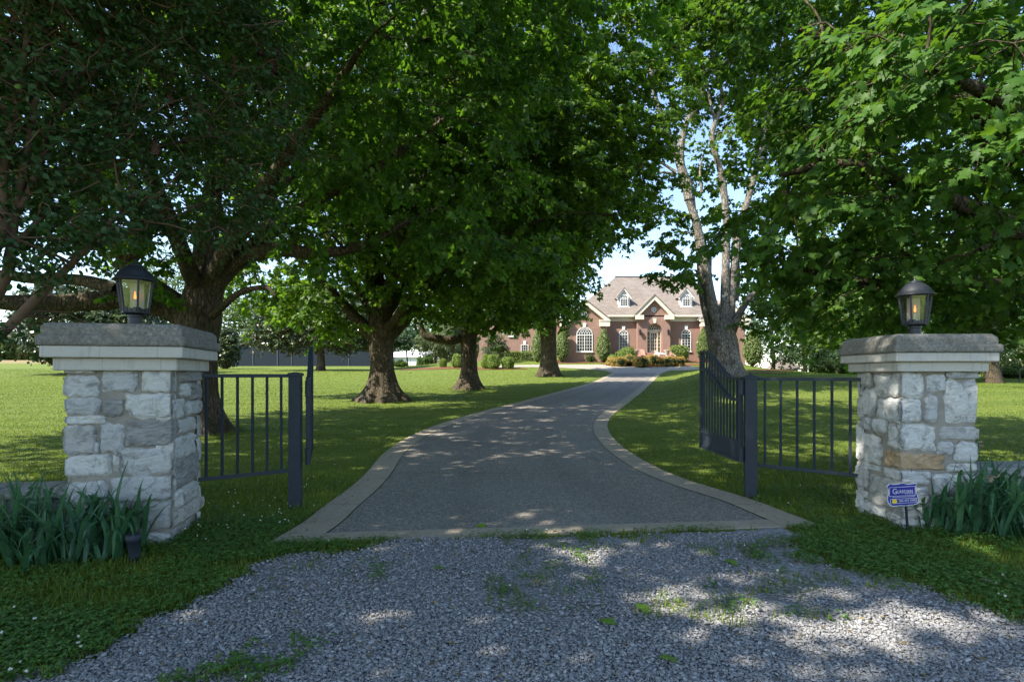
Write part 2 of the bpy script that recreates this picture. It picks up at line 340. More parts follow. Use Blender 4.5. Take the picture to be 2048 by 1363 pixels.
    MT['irisdry'] = m_leaf('withered_iris_bloom', (.30, .20, .12), (.45, .38, .28), .3, .1, .8, (1, 1, 1))
    MT['signblue'] = m_plain('sign_blue', (.012, .016, .23), .35, .45, .03, 3, 0)
    MT['signwhite'] = m_plain('sign_white', (.62, .62, .64), .4, .4, .03, 3, 0)
    MT['signyellow'] = m_plain('sign_yellow', (.72, .52, .05), .4, .4, .05, 3, 0)
    MT['rockwall'] = MT['darkstone']
    MT['litter'] = m_leaf('dry_leaf_bits', (.10, .065, .03), (.30, .24, .10), .2, .1, .8, (1, 1, 1))
    MT['fallen'] = m_leaf('fallen_maple_leaf', (.10, .20, .02), (.15, .26, .03), .2, .3, .5)
    MT['grassy'] = MT['lawn']
mats()
# ------------------------------------------------------------------ trees
def _tmpl(half, cy, curl=.16, droop=.14):
    out = [(0, half[0][1])]+half[1:-1]+[half[-1]]+[(-x, y) for x, y in half[1:-1][::-1]]
    V = [(0, cy)]+out; n = len(out)
    V = np.array([(x, y, -curl*abs(x)-droop*y*y+(.05 if i == 0 else 0)) for i, (x, y) in enumerate(V)])
    F = np.array([(0, 1+i, 1+(i+1) % n) for i in range(n)]); return V, F
LEAF_HI = _tmpl([(0, .06), (.30, -.04), (.27, .12), (.60, .36), (.44, .40), (.47, .56), (.20, .56), (.24, .80), (.10, .78), (0, 1.05)], .34)
LEAF_MID = _tmpl([(0, .06), (.34, .0), (.56, .44), (.20, .52), (.20, .78), (0, 1.02)], .34)
LEAF_LO = (np.array([(0, 0, 0), (.48, .35, -.1), (0, 1, -.16), (-.48, .35, -.1)]), np.array([(0, 1, 2), (0, 2, 3)]))
LEAF_OV = (np.array([(0, 0, 0), (.26, .3, -.05), (.22, .72, -.08), (0, 1, -.14), (-.22, .72, -.08), (-.26, .3, -.05)]),
           np.array([(0, 1, 5), (1, 2, 5), (2, 4, 5), (2, 3, 4)]))
NEEDLE = (np.array([(-.07, 0, 0), (.07, 0, 0), (.05, 1, -.1), (-.05, 1, -.1)]), np.array([(0, 1, 2), (0, 2, 3)]))

def unit(v): return v/np.maximum(1e-9, np.linalg.norm(v, axis=-1, keepdims=True))
def leaf_verts(pos, axis, nrm, size, tmpl):
    V, F = tmpl; n = len(pos)
    a = unit(axis); nr = unit(nrm-a*np.sum(nrm*a, -1, keepdims=True)); u = np.cross(a, nr)
    W = pos[:, None]+size[:, None, None]*(V[None, :, :1]*u[:, None]+V[None, :, 1:2]*a[:, None]+V[None, :, 2:]*nr[:, None])
    FF = F[None]+(np.arange(n)*len(V))[:, None, None]
    return W.reshape(-1, 3), FF.reshape(-1, F.shape[1])
def sprays(cl, out, r, T, L, size, tmpl, rg, droop=.3, flat=1.0, rad=1.0, hang=.55):
    """cl: cluster centres, out: outward direction; T twigs each, L leaves a twig -> leaf mesh arrays and twig lines"""
    n = len(cl); az = rg.uniform(0, 2*math.pi, (n, T)); el = rg.uniform(-.35, .45, (n, T))*flat
    d = np.stack([np.cos(az)*np.cos(el), np.sin(az)*np.cos(el), np.sin(el)], -1)
    d = unit(d+out[:, None]*.55*rad)
    ln = r[:, None]*rg.uniform(.55, 1.1, (n, T))
    start = cl[:, None]-out[:, None]*r[:, None, None]*.25+rg.normal(0, .18, (n, T, 3))*r[:, None, None]
    s = (np.arange(L)+rg.uniform(.2, 1., (n, T, L)))/L
    s = .18+.86*s
    p = start[:, :, None]+d[:, :, None]*(ln[:, :, None]*s)[..., None]
    p[..., 2] -= droop*(s**2)*ln[:, :, None]
    side = np.cross(d, [0, 0, 1.0]); side = unit(side)
    sg = rg.choice([-1, 1], (n, T, L))[..., None]
    ax = d[:, :, None]*.5+side[:, :, None]*sg*rg.uniform(.3, 1.1, (n, T, L, 1))+rg.normal(0, .3, (n, T, L, 3))
    ax[..., 2] -= .30+hang*.35
    p = p+unit(ax)*size*.35+rg.normal(0, .03, p.shape)
    nr = np.array([0, 0, .8])+rg.normal(0, .40, p.shape)+out[:, None, None]*hang
    sz = size*rg.uniform(.62, 1.2, (n, T, L))
    W, F = leaf_verts(p.reshape(-1, 3), ax.reshape(-1, 3), nr.reshape(-1, 3), sz.ravel(), tmpl)
    end = start+d*ln[..., None]*.95; end[..., 2] -= droop*.9*ln
    mid = start+d*ln[..., None]*.5; mid[..., 2] -= droop*.25*ln
    return W, F, np.stack([np.broadcast_to(cl[:, None], start.shape), mid, end], 2).reshape(-1, 3, 3)
def darts(blobs, n, rg, gap, zmin=None, shell=.5, cut=None):
    """cluster centres inside ellipsoids (cx,cy,cz,rx,ry,rz), kept apart by gap"""
    B = np.array(blobs, float); vol = B[:, 3]*B[:, 4]*B[:, 5]; pr = vol**.8/np.sum(vol**.8)
    pts = []; outs = []; cell = {}
    ctr = np.average(B[:, :3], axis=0, weights=vol)
    for _ in range(n*14):
        if len(pts) >= n: break
        b = B[rg.choice(len(B), p=pr)]
        d = unit(rg.normal(0, 1, 3)); t = rg.uniform(0, 1)**(1/3)
        if t < shell and rg.uniform() < .65: continue
        q = b[:3]+d*t*b[3:6]
        if zmin is not None and q[2] < zmin(q[0], q[1]): continue
        if cut is not None and cut(q): continue
        k = tuple((q//gap).astype(int)); ok = True
        for i in (-1, 0, 1):
            for j in (-1, 0, 1):
                for l in (-1, 0, 1):
                    for o in cell.get((k[0]+i, k[1]+j, k[2]+l), ()):
                        if np.sum((o-q)**2) < gap*gap: ok = False; break
        if not ok: continue
        cell.setdefault(k, []).append(q); pts.append(q)
        o = d*t+.35*unit(q-ctr); outs.append(o/max(1., np.linalg.norm(o)))
    return np.array(pts), np.array(outs)
def skeleton(limbs, cl, rg, rmin=.008, grow=.011, up=.15, lift=None):
    """limbs: list of (pts, radii). Connect every cluster to the nearest wood; returns list of (pts, radii)"""
    nodes = np.concatenate([p for p, r in limbs]); nr = np.concatenate([r for p, r in limbs])
    cap = 60000; N = np.zeros((cap, 3)); RR = np.zeros(cap); k = len(nodes); N[:k] = nodes; RR[:k] = nr
    d0 = np.array([np.min(np.sum((nodes-c)**2, 1)) for c in cl]); br = []
    for i in np.argsort(d0):
        c = cl[i]; d = np.linalg.norm(N[:k]-c, axis=1)
        cost = d*(1+.9*np.maximum(0, (N[:k, 2]-c[2])/(d+1e-6)))+.25*(RR[:k] < .02)+.1/(RR[:k]+.02)*.05
        j = int(np.argmin(cost)); a = N[j]; L = d[j]
        if L < .15: continue
        r0 = min(RR[j]*.7, .012+grow*L); m = max(4, int(L/.35)+2); m = min(m, 12); t = np.linspace(0, 1, m)
        p = a*(1-t)[:, None]+c*t[:, None]
        p[:, 2] += up*L*np.sin(math.pi*t)*rg.uniform(-.2, 1)
        p += (rg.normal(0, .045, (m, 3))*L*np.sin(math.pi*t)[:, None]); p[0] = a; p[-1] = c
        rr = r0*(1-t)+rmin*t; br.append((p, rr))
        e = min(cap, k+m-1); N[k:e] = p[1:1+e-k]; RR[k:e] = rr[1:1+e-k]; k = e
    return br
def wood(parent, name, paths, m, sides=7, rough=0, seed=0):
    Vs = []; Fs = []; o = 0
    for p, r in paths:
        n = sides if r[0] > .03 else (5 if r[0] > .012 else 3)
        V, F = tube_arrays(p, r, n)
        if rough and r[0] > .05:
            q = V.reshape(len(p), n, 3); c = q.mean(1, keepdims=True)
            f = np.array([[1+rough*mnoise.noise(Vector((x*2.2, y*2.2, z*1.1+seed))) for x, y, z in ring] for ring in q])
            V = (c+(q-c)*f[..., None]).reshape(-1, 3)
        Vs.append(V); Fs.append(F+o); o += len(V)
    return link(name, fastmesh(name, np.concatenate(Vs), np.concatenate(Fs), True), m, parent)
def trunk(parent, pts, rad, m, flare=.9, flareh=.45, ridge=.11, sides=84, seed=1, rings=12, lobes=7):
    """main stem with root flare and furrowed bark"""
    p = spline(pts, rings); r = np.interp(np.linspace(0, 1, len(p)), np.linspace(0, 1, len(rad)), rad)
    V, F = tube_arrays(p, r, sides); q = V.reshape(len(p), sides, 3); c = q.mean(1)
    rg = random.Random(seed); ph = [rg.uniform(0, 6.28) for _ in range(3)]
    for i in range(len(p)):
        h = p[i][2]-p[0][2]; fl = flare*math.exp(-max(0, h)/flareh)
        for k in range(sides):
            a = 2*math.pi*k/sides
            lob = .5+.5*math.sin(lobes*a*.5+ph[0])*math.sin(3*a+ph[1])+.45*mnoise.noise(Vector((math.cos(a)*3.1, math.sin(a)*3.1, seed)))
            f = 1+fl*(.35+.9*lob)+.05*math.sin(3*a+ph[2]+h*.6)
            f += ridge*(.6*abs(mnoise.noise(Vector((math.cos(a)*15, math.sin(a)*15, h*.8+seed))))+mnoise.noise(Vector((math.cos(a)*4.5, math.sin(a)*4.5, h*.9+seed)))+.6*mnoise.noise(Vector((math.cos(a)*11, math.sin(a)*11, h*1.6+seed))))
            q[i, k] = c[i]+(q[i, k]-c[i])*f
            if i == 0: q[i, k, 2] = -.3
    return link('trunk', fastmesh('trunk', q.reshape(-1, 3), F, True), m, parent), (p, r)
def limb(pts, r0, r1, n=7, power=1.0):
    p = spline(pts, n); t = np.linspace(0, 1, len(p))**power; return p, r0*(1-t)+r1*t
def crown_mesh(parent, W, F, m, name='crown'):
    return link(name, fastmesh(name, W, F, False), m, parent)
def make_tree(root, tr, limbs, blobs, n, gap, T, L, size, r, tmpl, leafm, barkm, seed, zmin=None, shell=.5, cut=None,
              droop=.3, twigs=True, rough=.12, flat=1.0, up=.15, extra=None, grow=.011, hang=.55):
    rg = np.random.default_rng(seed)
    base = np.array(root.location)
    loc = lambda q: q-base
    cl, out = darts(blobs, n, rg, gap, zmin, shell, cut)
    if extra is not None and len(extra):
        cl = np.concatenate([cl, extra]); out = np.concatenate([out, np.tile([0, -.3, -.2], (len(extra), 1))])
    br = skeleton([tr]+limbs, cl, rg, up=up, grow=grow)
    W, F, tw = sprays(cl, out, r*rg.uniform(.75, 1.2, len(cl)), T, L, size, tmpl, rg, droop, flat, 1.0, hang)
    crown_mesh(root, loc(W), F, leafm)
    paths = [(loc(p), q) for p, q in limbs]+[(loc(p), q) for p, q in br]
    if twigs: paths += [(loc(p), np.array([.007, .005, .003])) for p in tw[::(1 if twigs is True else twigs)]]
    wood(root, 'branches', paths, barkm, 9, rough, seed)
    return len(F)
def tree_root(name, label, cat, base, group=None): return thing(name, label, cat, base, 0, group)

def shrub(name, label, cat, c, rx, ry, h, m, n, size, seed, group=None, shape='ball', z0=None, tmpl=LEAF_OV, lump=.08, core=.9):
    """clipped or loose bush: twiggy core and a shell of leaves; c = point on the ground"""
    rg = np.random.default_rng(seed); root = thing(name, label, cat, c, 0, group)
    d = unit(rg.normal(0, 1, (n, 3)))
    if shape == 'cone':                    # egg-shaped, pointed upwards
        t = rg.uniform(0.02, 1, n)**.8; prof = np.sqrt(np.clip(t, 0, 1)*3.2)*(t < .3)*.98+(t >= .3)*np.cos((t-.3)/.7*math.pi/2)**.72
        a = rg.uniform(0, 2*math.pi, n); k = 1+rg.normal(0, .035, n)
        p = np.stack([rx*prof*np.cos(a)*k, ry*prof*np.sin(a)*k, h*(t*.97+.02)], -1); nr = np.stack([np.cos(a), np.sin(a), .2+t*.6], -1)
    elif shape == 'hedge':
        u = rg.uniform(-1, 1, (n, 3)); ax = rg.choice(3, n, p=[.1, .45, .45]); u[np.arange(n), ax] = np.where(ax == 2, 1, rg.choice([-1, 1], n))
        p = np.stack([u[:, 0]*rx, u[:, 1]*ry, (u[:, 2]*.5+.5)*h], -1)+rg.normal(0, .04, (n, 3)); nr = np.zeros((n, 3)); nr[np.arange(n), ax] = u[np.arange(n), ax]
    else:
        ph = rg.uniform(0, 6, 4)
        k = 1+lump*(np.sin(3*d[:, 0]*2+ph[0])*np.sin(4*d[:, 1]+ph[1])+np.sin(5*d[:, 2]+ph[2]))+rg.normal(0, .03, n)
        p = d*np.array([rx, ry, h*.55])*k[:, None]; p[:, 2] += h*.48; nr = d; p = p[p[:, 2] > -.02]; nr = nr[d[:, 2]*h*.55*k+h*.48 > -.02]
    n = len(p)
    ax = rg.normal(0, 1, (n, 3)); ax[:, 2] += .3
    W, F = leaf_verts(p, ax, nr+rg.normal(0, .45, (n, 3)), size*rg.uniform(.7, 1.3, n), tmpl)
    link('foliage', fastmesh('foliage', W, F), m, root)
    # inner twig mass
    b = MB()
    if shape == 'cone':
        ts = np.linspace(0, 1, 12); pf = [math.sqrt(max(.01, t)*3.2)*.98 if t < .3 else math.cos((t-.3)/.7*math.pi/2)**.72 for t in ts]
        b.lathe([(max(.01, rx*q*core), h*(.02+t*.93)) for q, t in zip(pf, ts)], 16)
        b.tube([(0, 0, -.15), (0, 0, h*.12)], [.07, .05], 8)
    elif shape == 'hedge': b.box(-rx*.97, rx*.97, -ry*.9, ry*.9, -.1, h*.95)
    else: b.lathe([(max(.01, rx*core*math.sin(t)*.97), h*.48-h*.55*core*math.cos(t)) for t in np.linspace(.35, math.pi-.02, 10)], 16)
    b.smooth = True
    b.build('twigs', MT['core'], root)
    return root

# ---- maple just behind the left pillar
def build_trees():
    cnt = 0
    # ---------- T1
    b = np.array([*G(388, 866)]); Y = b[1]
    root = tree_root('maple_tree', 'huge spreading maple with dark low limbs right behind the left stone pillar', 'tree', b)
    lb = lambda q: np.array(q)-b
    D = Y
    _, tr = trunk(root, [lb(b), lb(P(389, 780, D)), lb(P(392, 700, D)), lb(P(398, 640, D)), lb(P(410, 580, D)), lb(P(430, 545, D))], [.56, .47, .46, .48, .42, .34], MT['bark_dark'], .75, .4, .06, seed=3)
    tr = (tr[0]+b, tr[1])
    l = [limb([P(405, 605, D), P(440, 552, D-.2), P(490, 512, D-.5), P(560, 500, D-.8), P(640, 506, D-1), P(730, 490, D-1.3), P(820, 440, D-1.6)], .30, .05),
         limb([P(400, 610, D), P(412, 500, D+.2), P(430, 350, D+.3), P(450, 150, D+.2), P(470, -60, D)], .34, .10),
         limb([P(395, 630, D), P(330, 590, D-.2), P(258, 530, D-.5), P(215, 470, D-.8), P(130, 425, D-1), P(40, 395, D-1.2)], .26, .06),
         limb([P(395, 650, D), P(320, 612, D-.2), P(240, 600, D-.6), P(120, 606, D-1.1), P(0, 604, D-1.6), P(-150, 580, D-2), P(-330, 500, D-2.2)], .28, .12),
         limb([P(235, 580, D-.6), P(160, 560, D-.4), P(60, 556, D-.4), P(-60, 535, D-.4), P(-230, 470, D)], .17, .08),
         limb([P(238, 540, D-.6), P(290, 470, D-.4), P(260, 420, D-.3), P(200, 330, D-.2), P(120, 200, D)], .2, .05),
         limb([P(405, 650, D), P(440, 618, D-.4), P(480, 585, D-.9), P(530, 574, D-1.3), P(546, 586, D-1.5), P(556, 604, D-1.6)], .10, .02),
         limb([P(410, 580, D), P(500, 420, D-1.5), P(620, 250, D-3), P(720, 100, D-4.5)], .24, .05),
         limb([P(400, 590, D), P(330, 420, D-2), P(250, 230, D-4), P(180, 60, D-5.5)], .22, .05),
         limb([P(410, 580, D), P(520, 420, D+2), P(640, 300, D+4)], .24, .06),
         limb([P(470, 520, D-.4), P(600, 420, D-.4), P(760, 330, D-.4), P(900, 230, D-.2)], .2, .05)]
    bl = [(-8.0, D-1.8, 11.2, 9.4, 5.4, 6.8), (.4, D-2.6, 11.2, 4, 4.4, 3.4), (-3.2, D-2.2, 8.6, 5.2, 4.6, 3.6), (-12.5, D-1.5, 7.6, 4.5, 5, 3.2),
          (*P(330, 560, D-1.5), 1.9, 1.4, .75), (*P(640, 470, D-2), 1.6, 1.5, .6), (*P(940, 480, D-1.6), 2.0, 1.8, .8), (-15.5, 7.5, 8.6, 3, 3, 2), (*P(400, 440, D+2.5), 4.0, 1.6, 1.5), (*P(150, 470, D-1), 1.6, 1.4, .5)]
    zm = lambda x, y: 4.05+.05*(y-D)+.5*math.sin(x*1.3)*math.sin(y*.9)-(1.0 if (-9.6 < x < -6.2) else 0)
    cnt += make_tree(root, tr, l, bl, 570, .84, 8, 21, .150, 1.02, LEAF_MID, MT['maple'], MT['bark_dark'], 11, zm, .45, droop=.25,
                     cut=lambda q: q[1] < D-.3 and (400 < 1024+q[0]/q[1]*FPX < 475 and 510 < HZ-(q[2]-1.5)/q[1]*FPX < 625))
    # ---------- T2
    b = G(766, 801); D = b[1]; lb = lambda q: np.array(q)-b
    root = tree_root('maple_tree', 'massive furrowed maple with wide roots on the lawn left of the drive', 'tree', b)
    _, tr = trunk(root, [lb(b), lb(P(765, 740, D)), lb(P(764, 690, D)), lb(P(763, 655, D)), lb(P(762, 620, D)), lb(P(760, 560, D))], [.56, .45, .47, .54, .44, .34], MT['bark_mid'], 1.25, .45, .07, seed=5)
    tr = (tr[0]+b, tr[1])
    l = [limb([P(755, 680, D), P(720, 645, D-.2), P(680, 600, D-.6), P(600, 520, D-1), P(520, 420, D-1)], .3, .07),
         limb([P(770, 680, D), P(800, 650, D), P(850, 590, D), P(930, 480, D), P(1060, 330, D), P(1180, 180, D)], .3, .06),
         limb([P(768, 660, D), P(790, 640, D-.7), P(850, 560, D-1.4), P(980, 480, D-2), P(1120, 430, D-2.4), P(1230, 430, D-2.5)], .24, .04),
         limb([P(760, 630, D), P(745, 480, D), P(770, 250, D), P(800, 20, D), P(820, -200, D)], .4, .09),
         limb([P(762, 640, D), P(820, 430, D-2), P(900, 250, D-4), P(1000, 60, D-5)], .3, .06),
         limb([P(758, 640, D), P(650, 470, D+2), P(560, 320, D+4)], .28, .06),
         limb([P(762, 640, D), P(900, 440, D+2.5), P(1060, 280, D+4)], .28, .06),
         limb([P(760, 620, D), P(680, 400, D-2.5), P(620, 200, D-4.5)], .28, .06)]
    bl = [(-2.5, D-1.2, 11.8, 8.8, 4.6, 7.4), (*P(1170, 190, D-1.8), 4.3, 2.7, 5.6), (*P(1120, 400, D-2), 3.0, 2.4, 2.4), (*P(1240, 330, D-2), 1.5, 1.4, 1.6),
          (*P(675, 650, D-1), 1.4, 1.2, .6), (*P(630, 605, D-1), 1.9, 1.6, .8), (*P(650, 665, D+.5), 1.0, 1.0, .4), (*P(860, 610, D-1.2), 1.6, 1.5, .6), (*P(740, 690, D-.3), .7, .6, .4), (*P(560, 575, D+1), 2.4, 1.8, 1.0), (*P(610, 620, D), 1.4, 1.2, .6), (*P(500, 520, D+1.5), 1.8, 1.6, .9),
          (*P(1215, 490, D-2), .7, .8, .5), (*P(1270, 520, D-2.2), .55, .6, .35), (*P(1150, 500, D-2), 1.0, .9, .5)]
    zm = lambda x, y: 3.45+.6*math.sin(x*1.1)*math.sin(y*.8)+.12*max(0, y-D)+(1.1 if x > -2.5 else 0)+(1.4 if x > 1 else 0)
    cnt += make_tree(root, tr, l, bl, 660, 1.0, 8, 19, .19, 1.18, LEAF_MID, MT['maple_far'], MT['bark_mid'], 12, zm, .5, droop=.28,
                     cut=lambda q: (q[0]/q[1]*FPX+1024 > 1150 and HZ-(q[2]-1.5)/q[1]*FPX > (505 if q[0]/q[1]*FPX+1024 > 1225 else 470)))
    # ---------- T3
    b = G(938, 779); D = b[1]; lb = lambda q: np.array(q)-b
    root = tree_root('maple_tree', 'mid-sized maple with a straight ribbed trunk between the massive maple and the boxwoods', 'tree', b)
    _, tr = trunk(root, [lb(b), lb(P(938, 740, D)), lb(P(937, 700, D)), lb(P(936, 665, D)), lb(P(938, 620, D)), lb(P(942, 560, D))], [.52, .42, .43, .48, .42, .34], MT['bark_mid'], .95, .5, .06, seed=6)
    tr = (tr[0]+b, tr[1])
    l = [limb([P(932, 668, D), P(905, 680, D-.3), P(868, 676, D-.5), P(848, 668, D-.6), P(838, 640, D-.6), P(830, 600, D-.6)], .28, .12),
         limb([P(928, 665, D), P(920, 650, D), P(895, 620, D), P(840, 540, D), P(760, 420, D)], .26, .08),
         limb([P(940, 640, D), P(990, 560, D), P(1060, 450, D), P(1150, 330, D)], .3, .07),
         limb([P(938, 620, D), P(945, 450, D), P(930, 260, D), P(960, 50, D)], .4, .1),
         limb([P(938, 620, D), P(1000, 480, D-3), P(1040, 340, D-5)], .26, .07), limb([P(936, 620, D), P(880, 470, D+3), P(860, 330, D+6)], .26, .07)]
    bl = [(-.6, D, 12.4, 8.6, 4.0, 7.4), (*P(1010, 590, D-2), 3.2, 3, 1.7), (*P(880, 600, D-2), 2.6, 2.4, 1.3), (*P(1040, 640, D-1.5), 1.0, 1.0, .6), (*P(985, 640, D-1.5), 1.2, 1.2, .7)]
    zm = lambda x, y: 4.4+.6*math.sin(x)*math.sin(y*.7)+.08*max(0, y-D)
    cnt += make_tree(root, tr, l, bl, 520, 1.2, 7, 15, .27, 1.4, LEAF_MID, MT['maple_far'], MT['bark_mid'], 13, zm, .5, twigs=3, droop=.28,
                     cut=lambda q: (q[0]/q[1]*FPX+1024 > 1145 and HZ-(q[2]-1.5)/q[1]*FPX > 480))
    # ---------- T4
    b = G(1099, 752); D = b[1]; lb = lambda q: np.array(q)-b
    root = tree_root('maple_tree', 'leafy maple with a forked trunk nearest the brick house, left of the drive', 'tree', b)
    _, tr = trunk(root, [lb(b), lb(P(1098, 715, D)), lb(P(1097, 680, D)), lb(P(1096, 650, D)), lb(P(1094, 610, D)), lb(P(1090, 560, D))], [.72, .62, .62, .68, .52, .4], MT['bark_mid'], .75, .6, .06, seed=8)
    tr = (tr[0]+b, tr[1])
    l = [limb([P(1090, 648, D), P(1066, 652, D-.3), P(1040, 662, D-.6), P(1020, 668, D-.8)], .22, .05),
         limb([P(1102, 660, D), P(1108, 610, D), P(1130, 540, D), P(1150, 440, D)], .4, .1),
         limb([P(1092, 640, D), P(1070, 560, D), P(1030, 450, D), P(1000, 330, D)], .36, .1),
         limb([P(1094, 610, D), P(1095, 450, D), P(1100, 300, D), P(1090, 150, D)], .44, .12),
         limb([P(1098, 640, D), P(1130, 600, D-1), P(1155, 570, D-2), P(1172, 560, D-2)], .2, .05)]
    bl = [(2.2, D-.5, 13.2, 5.4, 4.2, 7.6), (*P(1120, 560, D-1.5), 2.3, 2.4, 2.2), (*P(1150, 590, D-1.5), 1.25, 1.5, 1.5), (*P(1040, 640, D-1), 2.2, 2, .9), (*P(1060, 600, D-1.5), 2.5, 2, 1.6), (*P(1140, 632, D-1.6), .8, .9, .5)]
    zm = lambda x, y: 5.2+.5*math.sin(x)*math.sin(y*.7)
    cnt += make_tree(root, tr, l, bl, 420, 1.2, 7, 14, .30, 1.25, LEAF_MID, MT['maple_far'], MT['bark_mid'], 14, zm, .5, twigs=3, droop=.25,
                     cut=lambda q: (q[0]/q[1]*FPX+1024 > 1162 and HZ-(q[2]-1.5)/q[1]*FPX > 500))
    # ---------- T5 tall sparse tree with pale stems
    b = G(1452, 753); D = b[1]; lb = lambda q: np.array(q)-b
    root = tree_root('maple_tree', 'tall sparse maple with pale grey plated stems behind the right gate', 'tree', b)
    _, tr = trunk(root, [lb(b), lb(P(1450, 715, D)), lb(P(1448, 680, D)), lb(P(1447, 660, D)), lb(P(1446, 635, D)), lb(P(1446, 610, D))], [.82, .74, .68, .54, .34, .2], MT['bark_grey'], .25, .5, .08, seed=9, lobes=5)
    tr = (tr[0]+b, tr[1])
    S = lambda pts, r0, r1, dd=0: limb([P(x, y, D+dd+(q[0] if q else 0)) for x, y, *q in pts], r0, r1, 7, .9)
    l = [S([(1430, 705), (1421, 655), (1408, 600), (1402, 550), (1398, 500), (1388, 430), (1384, 380)], .30, .12, .5),
         S([(1442, 690), (1432, 640), (1421, 590), (1410, 530), (1394, 450), (1374, 390), (1356, 320), (1342, 280), (1326, 240), (1310, 190), (1300, 120)], .30, .09),
         S([(1378, 400), (1376, 370), (1362, 330), (1364, 280), (1376, 240), (1400, 200), (1402, 160), (1384, 130), (1370, 60)], .26, .06),
         S([(1450, 685), (1450, 620), (1451, 560), (1452, 500), (1453, 450), (1447, 380), (1440, 340), (1424, 280), (1432, 240), (1446, 200), (1434, 150), (1420, 90)], .27, .07),
         S([(1456, 680), (1462, 610), (1468, 540), (1476, 480), (1490, 420), (1510, 350), (1530, 270), (1535, 200), (1550, 120), (1570, 40)], .26, .08),
         S([(1462, 670), (1480, 625), (1500, 595), (1522, 572), (1534, 545), (1548, 510)], .22, .06, -.4),
         S([(1340, 285), (1322, 262), (1306, 240)], .12, .05), S([(1352, 345), (1330, 330), (1312, 322)], .1, .03), S([(1352, 350), (1322, 345), (1300, 360)], .1, .02),
         S([(1432, 250), (1420, 200), (1405, 130)], .1, .04), S([(1404, 385), (1400, 340), (1410, 300)], .08, .03), S([(1496, 600), (1560, 620), (1610, 640)], .08, .03, -.4),
         S([(1432, 640), (1424, 600), (1418, 560), (1420, 500)], .3, .1, .6), S([(1530, 270), (1560, 200), (1580, 140)], .14, .05), S([(1470, 600), (1475, 540), (1466, 470)], .2, .08, .8)]
    bs = [(1450, 60, 0, 3.2, 1.9), (1390, 30, 0, 2.2, 1.5), (1530, 60, 0, 2.6, 1.8), (1420, 150, 0, 1.8, 1.0), (1500, 170, 1, 2.2, 1.6), (1560, 240, 1, 2.0, 1.6), (1470, 260, 0, 1.2, .9), (1490, 340, 1, 1.4, 1.2),
          (1385, 290, 0, .8, .7), (1405, 330, 1, .8, .7), (1345, 420, 1, 1.0, .7), (1330, 470, 0, .9, .7), (1350, 500, -1, 1.0, .7), (1345, 545, -1.5, 1.2, .55), (1370, 565, -1.5, .7, .4), (1320, 300, 1, .6, .5),
          (1400, 480, 1.5, .9, .9), (1385, 540, 1.5, .6, .6), (1480, 560, 1.5, .9, .8), (1520, 520, 0, 1.3, .9), (1560, 560, -1, 1.4, .9), (1540, 620, -1, 1.3, .7), (1590, 610, -1, 1.2, .7), (1620, 640, -1, .9, .6), (1510, 470, 1, 1.2, 1.1), (1430, 420, 1.5, .8, .8), (1600, 400, 1, 2.0, 2.2),
          (1440, -60, 0, 4.5, 2.6), (1340, 90, 1, 1.4, 1.4), (1500, 650, -.8, .7, .4), (1400, 230, 1, .6, .5), (1310, 440, .5, .6, .5), (1365, 200, .5, .8, .7), (1440, 200, .5, .9, .7), (1520, 430, .8, 1.0, .8), (1460, 420, .8, .8, .6), (1415, 370, .8, .7, .5), (1330, 380, 1, .7, .5), (1540, 330, .8, 1.2, .9)]
    bl = [(*P(x, y, D+q), rx, max(rx*.8, .6), rz) for x, y, q, rx, rz in bs]
    cnt += make_tree(root, tr, l, bl, 520, .74, 6, 12, .22, .80, LEAF_MID, MT['maple_far'], MT['bark_grey'], 15, None, .3, twigs=3, droop=.22, grow=.013)
    # ---------- T6 maple on the right, branches hanging over the right pillar
    b = np.array([8.6, 8.2, Z(8.6, 8.2)]); lb = lambda q: np.array(q)-b
    root = tree_root('maple_tree', 'maple with big star-shaped leaves hanging over the right stone pillar', 'tree', b)
    _, tr = trunk(root, [lb(b), (0, 0, 1.5), (.05, 0, 3), (0, .1, 4.5), (-.1, .1, 6.5), (0, 0, 9)], [.42, .36, .34, .30, .22, .12], MT['bark_mid'], .8, .4, .05, seed=10)
    tr = (tr[0]+b, tr[1])
    w = lambda *q: np.array(q)
    l = [limb([w(8.5, 8.2, 2.6), w(7.6, 7.6, 3.2), P(1900, 400, 7), P(1700, 330, 6.6), P(1560, 350, 6.6)], .17, .03),
         limb([w(8.5, 8.2, 3.2), w(7.2, 6.8, 4.2), P(2000, 200, 5.8), P(1850, 130, 5.6)], .16, .03),
         limb([w(8.5, 8.2, 4), w(6.5, 8, 5.4), w(4.6, 7.6, 5.9), P(1600, 60, 7.2)], .16, .03),
         limb([w(8.5, 8.2, 2.2), w(7.4, 8.6, 2.9), P(1860, 570, 8), P(1700, 560, 7.8), P(1600, 540, 7.6)], .13, .02),
         limb([w(8.5, 8.2, 2.4), w(7.5, 7.2, 2.7), P(2040, 470, 6.0), P(1960, 500, 5.6)], .11, .02),
         limb([w(8.6, 8.2, 5), w(9.5, 6, 7), w(9, 4.5, 8)], .14, .04), limb([w(8.6, 8.2, 5), w(8, 10.5, 7), w(7, 12, 8)], .14, .04), limb([w(8.6, 8.2, 5), w(11, 9, 7), w(12, 9, 8)], .14, .04)]
